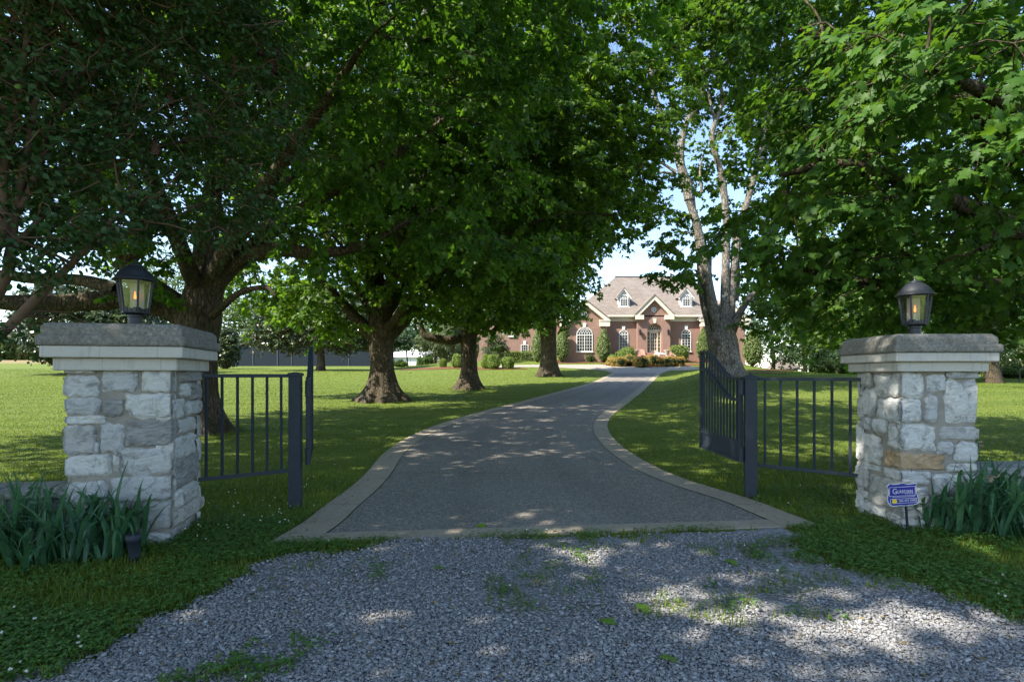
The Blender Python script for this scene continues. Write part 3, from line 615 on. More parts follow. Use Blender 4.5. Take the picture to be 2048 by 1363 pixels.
    bs = [(1440, 475, 7.4, .5, .22), (1510, 445, 7.2, .7, .4), (1610, 390, 7, .8, .55), (1620, 470, 7, .9, .6), (1700, 300, 6.4, 1.0, .75), (1760, 420, 6.8, 1.1, .7), (1850, 300, 6, 1.1, .8),
          (1940, 200, 5.4, 1.0, .8), (2010, 110, 5.0, .9, .8), (1900, 60, 5.4, 1.0, .8), (1800, 150, 6.6, 1.1, .8), (1690, 170, 11, 1.6, 1.2), (1610, 60, 12, 1.9, 1.3), (1740, 30, 11, 2.0, 1.2),
          (1590, 250, 11.5, .9, .8), (1650, 330, 8, .8, .6), (1680, 540, 7.6, 1.0, .5), (1620, 560, 8, .7, .45), (1770, 560, 7.8, 1.1, .5), (1880, 480, 7, 1.2, .7), (1990, 400, 6, 1.0, .8), (1980, 540, 6.8, 1.1, .6),
          (1900, 610, 8.2, 1.2, .45), (2060, 320, 5.4, 1.0, .8), (2080, 600, 7.4, 1.1, .6), (1720, 610, 8.6, .8, .45), (1800, 230, 7, 1.0, .8), (1650, 640, 9.2, .6, .35), (2040, 660, 8.6, .8, .4), (1570, 520, 8.2, .5, .35)]
    bl = [(*P(x, y, q), rx, rx*.9, rz) for x, y, q, rx, rz in bs]+[(8.6, 8.8, 7.6, 3.6, 3.6, 3.0), (6.6, 9.6, 5.8, 2.4, 2.2, 1.8), (10.5, 7, 5, 2.6, 3, 2), (1.2, 6.8, 7.7, 1.0, 1.1, .6), (4.9, 8.2, 7.6, 1.8, 1.4, .8)]
    cnt += make_tree(root, tr, l, bl, 620, 0.46, 7, 12, .126, .58, LEAF_HI, MT['maple_near'], MT['bark_mid'], 16, lambda x, y: 2.0, .2, droop=.4, grow=.008, hang=.75,
                     cut=lambda q: q[1] < 3.7)
    # ---------- T7 crape myrtle at far left
    b = np.array([-5.2, 5.15, 0]); lb = lambda q: np.array(q)-b
    root = tree_root('crape_myrtle', 'multi-stemmed shrub tree with slender tan stems at the far left of the gateway', 'tree', b)
    tr = limb([w(-5.2, 5.15, -.1), w(-5.1, 5.15, .6), P(-60, 690, 5.1), P(10, 560, 5.0), P(30, 430, 5.0), P(62, 260, 5.0), P(85, 100, 5.0), P(105, -80, 5)], .06, .018, 8)
    l = [limb([w(-5.25, 5.1, -.1), P(-90, 640, 5.0), P(0, 480, 4.9), P(8, 330, 4.9), P(40, 180, 4.9), P(60, 0, 4.9)], .055, .016),
         limb([w(-5.2, 5.2, -.1), P(-80, 740, 5.2), P(-20, 690, 5.1), P(60, 610, 5.1), P(110, 560, 5.1), P(170, 500, 5.1), P(225, 440, 5.2), P(300, 400, 5.3), P(345, 360, 5.4)], .055, .012),
         limb([P(30, 430, 5), P(60, 380, 5), P(110, 230, 5.1), P(135, 100, 5.2), P(150, -30, 5.2)], .035, .012),
         limb([P(20, 500, 5), P(90, 420, 5.1), P(140, 300, 5.3), P(200, 280, 5.5), P(300, 230, 5.7), P(420, 180, 5.9)], .03, .008),
         limb([P(170, 500, 5.1), P(250, 470, 5.4), P(330, 440, 5.7), P(420, 400, 5.9), P(520, 320, 6.1)], .022, .006),
         limb([P(110, 230, 5.1), P(220, 120, 5.4), P(330, 60, 5.6), P(470, 30, 5.9)], .02, .006),
         limb([P(85, 400, 5.1), P(200, 340, 5.4), P(330, 290, 5.7), P(470, 270, 6), P(580, 250, 6.2)], .02, .006)]
    bs = [(60, 480, 5, .6, .28), (170, 460, 5.2, .6, .3), (260, 400, 5.4, .6, .3), (150, 330, 5.1, .6, .35), (290, 260, 5.5, .7, .4), (60, 300, 4.9, .5, .35), (70, 150, 4.9, .6, .4), (200, 130, 5.3, .7, .45), (330, 130, 5.6, .7, .4),
          (460, 200, 5.9, .6, .4), (420, 320, 5.8, .6, .35), (360, 460, 5.7, .5, .3), (470, 420, 6, .5, .3), (550, 270, 6.1, .4, .3), (500, 100, 5.9, .6, .4), (100, 20, 5, .7, .4), (280, 30, 5.4, .8, .4), (430, 20, 5.8, .6, .35),
          (20, 655, 5, .22, .08), (120, 540, 5.2, .3, .1), (330, 540, 5.8, .4, .15), (570, 180, 6.2, .3, .25), (130, 650, 5.6, .25, .08), (200, -80, 5.2, 1.4, .5), (-60, 200, 5, .8, .8), (-90, 400, 5, .6, .5)]
    bl = [(*P(x, y, q), rx, rx*.8, rz) for x, y, q, rx, rz in bs]
    cnt += make_tree(root, tr, l, bl, 560, .24, 6, 13, .062, .36, LEAF_OV, MT['myrtle'], MT['bark_myrtle'], 17, None, 0, droop=.15, grow=.006, flat=1.6, twigs=2,
                     cut=lambda q: 180 < 1024+q[0]/q[1]*FPX < 480 and 465 < HZ-(q[2]-1.5)/q[1]*FPX < 700)
    wood(root, 'stem', [(tr[0]-b, tr[1])], MT['bark_myrtle'], 10, .05, 2)
    rg = random.Random(4)
    for x, y, q in [(30, 60, 4.9), (60, 110, 5), (540, 130, 5.9), (470, 150, 5.8), (520, 110, 5.9), (400, 230, 5.6), (310, 310, 5.4), (420, 290, 5.7), (550, 150, 6), (20, 95, 4.9), (200, 90, 5.2), (340, 210, 5.5)]:
        c = P(x, y, q)-b; sd = MB()
        V = []; hs = np.linspace(0, .2, 12)
        for h in hs:
            r = .045*(1-h/.22)+.004
            V += [c+np.array([math.cos(a)*r*rg.uniform(.25, 1.3), math.sin(a)*r*rg.uniform(.25, 1.3), h+rg.uniform(-.012, .012)]) for a in np.linspace(0, 6.283, 9, endpoint=False)]
        sd.add(V, [(j*9+i, j*9+(i+1) % 9, j*9+9+(i+1) % 9, j*9+9+i) for j in range(11) for i in range(9)])
        sd.build('seed_head', MT['seed'], root)
    # ---------- T0 roadside maple that shades the gateway (beside the camera)
    def gap(q):                                        # a break in the crown lets one streak of sun through
        g = q[:2]+SUN_D[:2]*q[2]/-SUN_D[2]; a0, a1 = np.array([1.5, 3.95]), np.array([3.6, 2.3]); d = a1-a0
        t = np.clip(np.dot(g-a0, d)/np.dot(d, d), 0, 1); return np.linalg.norm(g-a0-d*t) < .85
    b = np.array([-8.5, -2.5, 0]); lb = lambda q: np.array(q)-b
    root = tree_root('maple_tree', 'roadside maple standing outside the gateway and shading the gravel', 'tree', b)
    _, tr = trunk(root, [(0, 0, 0), (0, 0, 2), (.1, .1, 4), (.2, .1, 6.5), (.3, .2, 9), (.4, .2, 12)], [.5, .42, .4, .36, .26, .12], MT['bark_dark'], .8, .4, .05, seed=21)
    tr = (tr[0]+b, tr[1])
    l = [limb([w(-8.4, -2.4, 5), w(-5.5, -1, 8), w(-3, 0, 9)], .2, .05), limb([w(-8.4, -2.4, 5.5), w(-8, 1, 8), w(-7, 2.5, 9.5)], .2, .05), limb([w(-8.4, -2.4, 5.5), w(-6.5, -5, 9)], .2, .05)]
    bl = [(-5.8, -1.2, 9.4, 5.4, 4.4, 2.6), (-3.2, -.6, 8.8, 3.4, 3.0, 1.9), (-7.6, 1.2, 9.5, 3.6, 3.0, 2.6), (-10.5, 4.4, 9.6, 4.2, 3.4, 2.4), (-12.5, 1.0, 9.4, 4, 4, 2.5), (-6.5, 4.6, 9.4, 3.6, 3, 2.2), (-3.8, 2.2, 8.8, 1.9, 2.0, 1.3), (-2.3, 5.2, 9.2, 1.7, 1.7, 1.2)]
    cnt += make_tree(root, tr, l, bl, 530, .88, 7, 14, .24, 1.0, LEAF_LO, MT['maple_far'], MT['bark_dark'], 18, lambda x, y: max(6.6, 2.9+.78*y), .3, twigs=3, cut=gap)
    print('leaf faces', cnt)
build_trees()
# ------------------------------------------------------------------ ground, drive, gravel
def grid_sheet(name, X, Y, off, m, kind='structure', keep=None):
    V = np.stack([X, Y, zg(X, Y)+off], -1); a, b = X.shape
    i = np.arange(a-1)[:, None]*b; j = np.arange(b-1)[None]
    F = np.stack([i+j, i+j+1, i+b+j+1, i+b+j], -1).reshape(-1, 4)
    o = link(name, fastmesh(name, V.reshape(-1, 3), F, True), m); return tag(o, kind=kind)
xs = np.concatenate([-np.geomspace(700, 26, 40), np.arange(-25, 25.1, .5), np.geomspace(26, 700, 40)])
ys = np.concatenate([np.linspace(-60, -6, 20), np.arange(-5, 72, .5), np.geomspace(72.5, 950, 70)])
X, Y = np.meshgrid(xs, ys); grid_sheet('ground', X, Y, 0, MT['lawn'])

def edge(pix): return np.array([G(x, y)[:2] for x, y in pix])
EL = edge([(537, 1088), (573, 1066), (605, 1049), (646, 1015), (690, 985), (720, 960), (742, 937), (757, 917), (776, 900), (805, 880), (838, 864), (872, 850), (930, 832), (985, 817), (1040, 804), (1109, 785), (1171, 768.5), (1200, 757), (1224, 746)])
ER = edge([(1640, 1053), (1555, 1020), (1493, 996), (1421, 976), (1350, 953), (1292, 925), (1248, 897), (1222, 872), (1213, 850), (1222, 832), (1259, 803.5), (1283, 785), (1299, 769), (1311, 757.5), (1323, 746)])
def resample(e, yy): e = e[np.argsort(e[:, 1])]; return np.interp(yy, e[:, 1], e[:, 0])
sm = lambda a: np.convolve(np.pad(a, 3, mode='edge'), np.ones(7)/7, 'valid')
NR = 190
u = np.linspace(0, 1, NR)**1.5
yl = EL[0, 1]+u*(EL[-1, 1]-EL[0, 1]); yr = ER[0, 1]+u*(ER[-1, 1]-ER[0, 1])
L0 = np.stack([sm(resample(EL, yl)), yl], -1); R0 = np.stack([sm(resample(ER, yr)), yr], -1)
L0[0] = EL[0]; R0[0] = ER[0]
def inset(e, w, s):
    t = np.gradient(e, axis=0); t /= np.linalg.norm(t, axis=1)[:, None]; return e+s*w*np.stack([t[:, 1], -t[:, 0]], -1)
L1 = inset(L0, .38, 1); R1 = inset(R0, .38, -1)
def strip(a, b, n): t = np.linspace(0, 1, n)[None, :, None]; q = a[:, None]*(1-t)+b[:, None]*t; return q[..., 0], q[..., 1]
# front band: between the drive and the gravel
fw = .27
k0 = 6
Lf = L0[0]; Rf = R0[0]; fd = (Rf-Lf)/np.linalg.norm(Rf-Lf); fn = np.array([-fd[1], fd[0]])
def above_front(q): return (q-Lf)@fn-fw
cl_ = L1[above_front(L1) > .012]; cr_ = R1[above_front(R1) > .012]
tl = np.linspace(0, 1, 170); pick = lambda a: np.stack([np.interp(tl, np.linspace(0, 1, len(a)), a[:, i]) for i in (0, 1)], -1)
cl_, cr_ = pick(cl_), pick(cr_)
cl_[0] = cl_[0]-fn*max(0, above_front(cl_[:1])[0]-.012); cr_[0] = cr_[0]-fn*max(0, above_front(cr_[:1])[0]-.012)
X, Y = strip(cl_+np.array([.008, 0]), cr_-np.array([.008, 0]), 31); dv = grid_sheet('driveway', X, Y, .010, MT['aggregate'])
at = dv.data.attributes.new('across', 'FLOAT', 'POINT'); at.data.foreach_set('value', np.tile(np.linspace(0, 1, 31), len(X)).astype(np.float32))
def side(e0, e1, name):
    d = np.minimum(0, above_front(e1)+fw); a, b = e0, e1-d[:, None]*fn
    return grid_sheet(name, *strip(a, b, 3), .016, MT['border'])
side(L0, L1, 'driveway_border'); side(R0[:, :], R1, 'driveway_border')
# front band with mitred ends
fb = np.stack([Lf+fd*t for t in np.linspace(0, np.linalg.norm(Rf-Lf), 30)])
li = L1[np.argmax(above_front(L1) > 0)]; ri = R1[np.argmax(above_front(R1) > 0)]
lo_ = L0[np.argmax(above_front(L1) > 0)]; ro_ = R0[np.argmax(above_front(R1) > 0)]
fa = np.stack([lo_*(1-t)+ro_*t for t in np.linspace(0, 1, 30)])
proj = Lf+fn*fw
fa = fb+fn*fw; fa = fa+fd*np.linspace(.30, -.30, 30)[:, None]
X, Y = strip(fb, fa, 3); grid_sheet('driveway_apron', X, Y, .013, MT['border'])
# little skirts so that the slab has a thickness
def skirt(e, nm):
    V = []
    for x, y in e: z = Z(x, y); V += [(x, y, z+.016), (x, y, z-.06)]
    return V, [(2*i, 2*i+1, 2*i+3, 2*i+2) for i in range(len(e)-1)]
mb = MB()
for e in (L0, R0, fb): mb.add(*skirt(e, ''))
tag(mb.build('driveway_edge', MT['border']), kind='structure')
# circular drive before the house
lo = edge([(985, 735), (1040, 734), (1115, 735), (1190, 738.8), (1214, 742), (1226, 746.5), (1324, 746.5), (1334, 742.5), (1345, 740.5), (1399, 738.6), (1480, 737)])
hi = edge([(985, 731.5), (1040, 729.6), (1207, 729), (1219, 731.5), (1250, 733.2), (1300, 733.6), (1350, 733.2), (1384, 731.8), (1394, 729), (1420, 728), (1490, 727)])
xx = np.linspace(max(lo[0, 0], hi[0, 0]), min(lo[-1, 0], hi[-1, 0]), 90)
a = np.interp(xx, lo[:, 0], lo[:, 1]); b = np.interp(xx, hi[:, 0], hi[:, 1])
t = np.linspace(0, 1, 14)[None]; grid_sheet('circular_drive', np.repeat(xx[:, None], 14, 1), a[:, None]*(1-t)+b[:, None]*t, .022, MT['pale_drive'])
def ellipse_sheet(name, c, rx, ry, off, m, seed=0, n=40):
    a = np.linspace(0, 2*math.pi, n); r = np.linspace(.001, 1, 10); w = 1+.10*np.sin(3*a+seed)+.06*np.sin(7*a+seed*2); w[-1] = w[0]
    return grid_sheet(name, c[0]+rx*np.outer(w*np.cos(a), r), c[1]+ry*np.outer(w*np.sin(a), r), off, m)
ellipse_sheet('mulch_bed', G(1302, 729.5), 5.2, 1.9, .035, MT['mulch'], 1)
X, Y = np.meshgrid(np.arange(3.5, 29, .5), np.linspace(59.4, 62.6, 8)); Y = Y+(.5*np.sin(X*.8))*(Y < 61); grid_sheet('mulch_bed', X, Y, .04, MT['mulch'])
ellipse_sheet('mulch_bed', G(980, 737), 3.3, 1.1, .03, MT['mulch'], 2)
ellipse_sheet('mulch_bed', G(862, 737), 3.0, 1.2, .03, MT['mulch'], 3)
q = G(1560, 737); ellipse_sheet('mulch_bed', G(1570, 734), 4.0, 2.2, .03, MT['mulch'], 4)
ellipse_sheet('mulch_bed', G(1525, 746), 1.5, 1.2, .03, MT['mulch'], 5)
ellipse_sheet('mulch_bed', G(1545, 740.5), 1.6, 1.0, .03, MT['mulch'], 6)

# gravel lane
GB = [(-16, 1.4), (-5, 2.05), (-2.75, 2.45), (-2.26, 2.75), (-2.2, 2.95), (-2.1, 3.23), (-2.04, 3.57), (-2.05, 3.91), (-2.0, 4.2), (-1.85, 4.5), (-1.6, 4.70)]
n_ = 24
for k in range(1, n_): q = Lf+fd*(.55+(np.linalg.norm(Rf-Lf)-.9)*k/n_)-fn*(.10+.03*math.sin(k*2.1)); GB.append(tuple(q))
GB += [(2.72, 5.2), (2.55, 4.9), (2.62, 4.45), (2.86, 3.95), (3.05, 3.65), (3.16, 3.43), (3.5, 2.9), (5, 2.3), (16, 1.6), (16, -8), (-16, -8)]
GB = np.array(GB)
def gdist(x, y):
    """signed distance to the edge of the gravel (+ inside)"""
    d = np.full(np.shape(x), 1e9)
    for (x0, y0), (x1, y1) in zip(GB, np.roll(GB, -1, 0)):
        dx, dy = x1-x0, y1-y0; t = np.clip(((x-x0)*dx+(y-y0)*dy)/(dx*dx+dy*dy+1e-12), 0, 1)
        d = np.minimum(d, np.hypot(x-x0-t*dx, y-y0-t*dy))
    return np.where(inpoly(x, y, GB), d, -d)
def vnoise(x, y, s, seed=0):
    x = np.asarray(x)*s+seed*17.3; y = np.asarray(y)*s+seed*7.7; i = np.floor(x); j = np.floor(y); fx = x-i; fy = y-j; fx = fx*fx*(3-2*fx); fy = fy*fy*(3-2*fy)
    h = lambda a, b: np.modf(np.abs(np.sin(a*127.1+b*311.7)*43758.5453))[0]
    return (h(i, j)*(1-fx)+h(i+1, j)*fx)*(1-fy)+(h(i, j+1)*(1-fx)+h(i+1, j+1)*fx)*fy
fb2 = lambda x, y, s, seed=0: .6*vnoise(x, y, s, seed)+.3*vnoise(x, y, s*2.3, seed+1)+.15*vnoise(x, y, s*5, seed+2)
gx, gy = np.meshgrid(np.arange(-7, 7.01, .06), np.arange(-1.0, 5.6, .06))
gd = gdist(gx, gy)+(fb2(gx, gy, 2.2)-.52)*.55
V = np.stack([gx, gy, np.where(gd > 0, .006, -.03)+.012*(fb2(gx, gy, 3, 5)-.5)], -1); a, b = gx.shape
V[..., 2] = np.where(gd > 0, np.maximum(V[..., 2], .004), -.03)
i = np.arange(a-1)[:, None]*b; j = np.arange(b-1)[None]; F = np.stack([i+j, i+j+1, i+b+j+1, i+b+j], -1).reshape(-1, 4)
keep = (gd.ravel()[F] > 0).any(1)
tag(link('gravel_lane', fastmesh('gravel_lane', V.reshape(-1, 3), F[keep], True), MT['gravel_bed']), kind='structure')
# stones
def stones(n, seed):
    rg = np.random.default_rng(seed)
    y = 2.55+(rg.uniform(0, 1, n)**1.25)*2.75; x = rg.uniform(-1, 1, n)*(y*1.0+.15)
    d = gdist(x, y)+(fb2(x, y, 2.2)-.52)*.55; moss = fb2(x, y, 1.3, 9)
    right = np.clip((x-1.2)/1.2, 0, 1)*np.clip((y-3.3)/1.0, 0, 1)
    ok = (d > -.03+rg.normal(0, .05, n)) & (rg.uniform(0, 1, n) > np.clip((moss-.50)*2.8+right*.6, 0, .9)); x, y = x[ok], y[ok]; n = len(x)
    t = (1+5**.5)/2
    B = unit(np.array([(-1, t, 0), (1, t, 0), (-1, -t, 0), (1, -t, 0), (0, -1, t), (0, 1, t), (0, -1, -t), (0, 1, -t), (t, 0, -1), (t, 0, 1), (-t, 0, -1), (-t, 0, 1)], float))
    Fi = np.array([(0, 11, 5), (0, 5, 1), (0, 1, 7), (0, 7, 10), (0, 10, 11), (1, 5, 9), (5, 11, 4), (11, 10, 2), (10, 7, 6), (7, 1, 8), (3, 9, 4), (3, 4, 2), (3, 2, 6), (3, 6, 8), (3, 8, 9), (4, 9, 5), (2, 4, 11), (6, 2, 10), (8, 6, 7), (9, 8, 1)])
    s = rg.lognormal(math.log(.0059), .42, n); s = np.clip(s, .003, .016)
    W = B[None]*(1+rg.normal(0, .17, (n, 12, 1))); W = W*np.stack([rg.uniform(.8, 1.35, n), rg.uniform(.7, 1.1, n), rg.uniform(.28, .55, n)], -1)[:, None]
    a = rg.uniform(0, 6.28, n); c, sn = np.cos(a), np.sin(a); tl = rg.normal(0, .28, (n, 2))
    x2 = W[..., 0]*c[:, None]-W[..., 1]*sn[:, None]; y2 = W[..., 0]*sn[:, None]+W[..., 1]*c[:, None]; z2 = W[..., 2]+x2*tl[:, :1]+y2*tl[:, 1:]
    W = np.stack([x2, y2, z2], -1)*s[:, None, None]
    W += np.stack([x, y, .010+s*.2+rg.uniform(0, .008, n)], -1)[:, None]
    return link('gravel', fastmesh('gravel', W.reshape(-1, 3), (Fi[None]+12*np.arange(n)[:, None, None]).reshape(-1, 3)), MT['gravel'])
tag(stones(175000, 3), 'loose grey crushed stone covering the lane before the gateway', 'gravel', kind='stuff')

# ------------------------------------------------------------------ grass
DRIVE = np.concatenate([L0, R0[::-1]])
PIL = []          # footprints filled by the pillars below: (x, y, half, rot)
def blocked(x, y):
    o = inpoly(x, y, DRIVE)
    for cx, cy, h, r in PIL:
        c, s = math.cos(-r), math.sin(-r); u, v = (x-cx)*c-(y-cy)*s, (x-cx)*s+(y-cy)*c; o |= (np.abs(u) < h) & (np.abs(v) < h)
    return o
def blades(name, n, y0, y1, hh, ww, seed, m, dens=None, wide=.97, label=None, cat='grass', lean=.5):
    rg = np.random.default_rng(seed)
    k = rg.uniform(0, 1, n); y = y0*(y1/y0)**k; x = rg.uniform(-1, 1, n)*wide*y
    ok = ~blocked(x, y)
    if dens is not None: ok &= rg.uniform(0, 1, n) < dens(x, y)
    x, y = x[ok], y[ok]; n = len(x); z = zg(x, y)
    a = rg.uniform(0, 6.28, n); h = hh(x, y)*rg.uniform(.5, 1.25, n); w = ww(x, y)*rg.uniform(.7, 1.3, n)
    dr = np.stack([np.cos(a), np.sin(a), 0*a], -1); sd = np.stack([-np.sin(a), np.cos(a), 0*a], -1)
    ln = rg.uniform(.1, lean*2, n)
    b0 = np.stack([x, y, z-.004], -1); m0 = b0+dr*(h*ln*.35)[:, None]; m0[:, 2] += h*.6; t0 = b0+dr*(h*ln)[:, None]; t0[:, 2] += h*(1-.25*ln)
    V = np.stack([b0-sd*w[:, None], b0+sd*w[:, None], m0-sd*w[:, None]*.7, m0+sd*w[:, None]*.7, t0], 1)
    F = np.array([(0, 1, 3), (0, 3, 2), (2, 3, 4)])[None]+5*np.arange(n)[:, None, None]
    return tag(link(name, fastmesh(name, V.reshape(-1, 3), F.reshape(-1, 3)), m), label, cat, kind='stuff')
def gden(x, y):
    d = gdist(x, y)+(fb2(x, y, 2.2)-.52)*.55; moss = fb2(x, y, 1.3, 9)
    right = np.clip((x-1.2)/1.2, 0, 1)*np.clip((y-3.3)/1.0, 0, 1)
    inn = np.clip((moss-.56)*2.6+right*.8-.08, 0, .6)*(fb2(x, y, 6, 3) > .47)
    return np.where(d < 0, np.clip(-d*6+.35, 0, 1), inn)
# ------------------------------------------------------------------ stone pillars
def rock(mb, x0, x1, z0, z1, y_face, depth, rg, T, prot=.03, n=14, rnd=.35, corner=0):
    """one rough stone: rectangle on a face (x along the face, outwards = -y), rounded and broken; T maps local -> pillar"""
    cx, cz = (x0+x1)/2, (z0+z1)/2; hx, hz = (x1-x0)/2-.001, (z1-z0)/2-.001
    if hx < .01 or hz < .01: return
    sd = rg.uniform(0, 99); pr = prot*rg.uniform(.5, 1.15)
    g = np.linspace(-1, 1, n); V = []; idx = {}
    k = [rg.uniform(-.16, .16) for _ in range(8)]
    for i, u in enumerate(g):
        for j, v in enumerate(g):
            a = max(abs(u), abs(v)); q = (abs(u)**9+abs(v)**9)**(1/9)
            s = a/max(q, 1e-6) if q > 0 else 1
            uu, vv = u*s, v*s
            jg = mnoise.noise(Vector((uu*2.2, vv*2.2, sd+9)))*.16; uu2 = uu*(1+jg)+k[0]*vv*abs(vv)*.6+k[1]*vv*vv*.5; vv2 = vv*(1+jg*1.4)+k[2]*uu*abs(uu)*.5+k[3]*uu*uu*.4
            if corner: uu2 = u if corner*u > .3 else uu2
            x = cx+hx*uu2; z = cz+hz*vv2
            x = min(max(x, x0-.004), x1+.004)
            e = max(0, (a-.78)/.22); fall = e*e*(1 if not (corner*u > .55 and abs(v) < .8) else .15)
            nn = mnoise.noise(Vector((x*9, z*9, sd)))*.55+mnoise.noise(Vector((x*24, z*24, sd)))*.30+.5*abs(mnoise.noise(Vector((x*13, z*30, sd+5))))
            y = y_face-pr*(1-.85*fall)-.030*nn*(1-.4*fall)+k[4]*.10*u*hx*2+k[5]*.10*v*hz*2
            V.append(T((x, y, z)))
    m = len(V); F = []
    for i in range(n-1):
        for j in range(n-1): a = i*n+j; F.append((a, a+1, a+n+1, a+n))
    ring = [i*n for i in range(n)]+[(n-1)*n+j for j in range(1, n)]+[i*n+n-1 for i in range(n-2, -1, -1)]+[j for j in range(n-2, 0, -1)]
    back = []
    for r in ring:
        i, j = divmod(r, n); u, v = g[i], g[j]; q = (abs(u)**9+abs(v)**9)**(1/9); a = max(abs(u), abs(v)); s = a/q
        back.append(T((cx+hx*u*s, y_face+depth, cz+hz*v*s)))
    V += back; L = len(ring)
    for a in range(L): b = (a+1) % L; F.append((ring[b], ring[a], m+a, m+b))
    mb.add(V, F)
def pillar(label, corner, w, theta, z_shaft, faces, cap, side, seed, group):
    """corner: the corner nearest the drive and the camera; theta: turn of the front face; side=+1 pillar left of the drive"""
    rg = random.Random(seed); c, s = math.cos(theta), math.sin(theta)
    ex = np.array([c, s]); ey = np.array([-s, c])
    ctr = np.array(corner[:2])-ex*w/2*side+ey*w/2
    z0 = Z(*ctr)
    root = thing('gate_pillar', label, 'pillar', (ctr[0], ctr[1], z0), theta, group)
    PIL.append((ctr[0], ctr[1], w/2+.02, theta))
    h = z_shaft-z0; mb = MB(); mb.smooth = True; tan = MB(); drk = MB(); hw = w/2
    rot = [lambda p: p, lambda p: (-p[1], p[0], p[2]), lambda p: (-p[0], -p[1], p[2]), lambda p: (p[1], -p[0], p[2])]
    for f in range(4):
        key = {0: 'front', 1 if side > 0 else 3: 'inner'}.get(f)
        L = faces.get(key) or [(a, b, d, e, '') for a, b, d, e, *_ in [(1-r[1], 1-r[0], r[2], r[3]) for r in faces['front']]]
        for r in L:
            a, b, t, u = r[:4]; kind = r[4] if len(r) > 4 else ''
            tgt = tan if kind == 't' else drk if kind == 'd' else mb
            x0, x1 = -hw+a*w, -hw+b*w
            cn = 1 if b > .97 else (-1 if a < .03 else 0)
            rock(tgt, x0-(.012 if a < .03 else 0), x1+(.012 if b > .97 else 0), h*(1-u), h*(1-t), -hw+.012, .10, rg, rot[f], 0.041 if kind != 'm' else .014, corner=cn)
    mb.build('rubble_stones', MT['stone'], root)
    if tan.n: tag(tan.build('tan_stone', MT['tanstone'], root), 'rust-brown sandstone block near the foot' if side < 0 else None)
    if drk.n: tag(drk.build('dark_stone', MT['darkstone'], root), 'dark grey broken block')
    m = MB(); nz, nx = 26, 8
    V = []; F = []
    per = [(-hw+.004+(w-.008)*i/nx, -hw+.004) for i in range(nx)]+[(hw-.004, -hw+.004+(w-.008)*i/nx) for i in range(nx)]+[(hw-.004-(w-.008)*i/nx, hw-.004) for i in range(nx)]+[(-hw+.004, hw-.004-(w-.008)*i/nx) for i in range(nx)]
    for j in range(nz+1):
        z = -.25+(h+.25)*j/nz
        for x, y in per:
            d = .012*mnoise.noise(Vector((x*14, y*14, z*14+seed))); V.append((x*(1+d/hw), y*(1+d/hw), z))
    n = len(per)
    for j in range(nz):
        for i in range(n): F.append((j*n+i, j*n+(i+1) % n, (j+1)*n+(i+1) % n, (j+1)*n+i))
    m.smooth = True; m.add(V, F); m.build('mortar_core', MT['mortar'], root)
    # cap courses: (half width, z0, z1)
    def slab(name, a, za, zb, mt, bev, top=None):
        q = MB(); q.box(-a, a, -a, a, za-z0, zb-z0)
        if top: q.lathe([(top*2**.5, zb-z0-.004), (top*2**.5, top_z-z0)], 4, rot=math.pi/4)
        return q.build(name, mt, root, bevel=bev)
    l1, l2, l3, l4 = cap['half']; z1, z2, z3, z4, z5 = cap['z']
    slab('lower_moulding', l1, z1, z2, MT['cast'], .012); slab('upper_moulding', l2, z2, z3, MT['cast'], .01)
    q = MB(); q.box(-l3, l3, -l3, l3, z3-z0, z4-z0); q.build('cap_slab', MT['cap'], root, bevel=.022)
    q = MB(); a, b = l4, l4-.035
    q.add([(-a, -a, z4-z0-.003), (a, -a, z4-z0-.003), (a, a, z4-z0-.003), (-a, a, z4-z0-.003), (-a, -a, z5-z0-.04), (a, -a, z5-z0-.04), (a, a, z5-z0-.04), (-a, a, z5-z0-.04), (-b, -b, z5-z0), (b, -b, z5-z0), (b, b, z5-z0), (-b, b, z5-z0)],
          [(0, 1, 5, 4), (1, 2, 6, 5), (2, 3, 7, 6), (3, 0, 4, 7), (4, 5, 9, 8), (5, 6, 10, 9), (6, 7, 11, 10), (7, 4, 8, 11), (8, 9, 10, 11)])
    q.build('cap_top', MT['cap'], root, bevel=.012)
    return root, ctr, theta, z5
def norm(L, x0, x1, y0, y1): return [((a-x0)/(x1-x0), (b-x0)/(x1-x0), (t-y0)/(y1-y0), (u-y0)/(y1-y0), k) for a, b, t, u, k in L]
LF = norm([(165, 350, 295, 325, ''), (165, 372, 335, 460, ''), (385, 622, 298, 430, ''), (640, 840, 300, 438, ''), (172, 388, 462, 562, ''), (392, 530, 472, 578, 'd'), (535, 840, 442, 592, ''),
           (178, 418, 566, 618, ''), (165, 358, 618, 795, ''), (374, 538, 604, 788, ''), (318, 372, 722, 782, ''), (540, 840, 596, 758, 'd'), (172, 450, 792, 918, ''), (505, 840, 764, 920, ''), (455, 500, 800, 900, 'm'),
           (182, 425, 946, 1075, ''), (440, 840, 926, 1076, ''), (165, 365, 1088, 1200, ''), (368, 560, 1080, 1195, ''), (640, 840, 1078, 1256, ''), (420, 632, 1205, 1330, ''), (170, 410, 1210, 1335, ''), (638, 840, 1264, 1335, '')], 165, 840, 295, 1335)
LI = norm([(842, 925, 300, 375, 'd'), (842, 880, 385, 470, ''), (884, 925, 380, 495, 'd'), (812, 862, 475, 605, ''), (864, 925, 502, 595, ''), (836, 915, 604, 700, ''), (818, 832, 610, 700, 'm'), (812, 915, 712, 855, ''), (832, 922, 858, 1028, 'd'), (816, 830, 860, 1020, 'm'), (850, 922, 1034, 1155, ''), (822, 848, 1040, 1150, ''), (815, 932, 1160, 1250, ''), (815, 900, 1255, 1330, 'd')], 812, 928, 295, 1335)
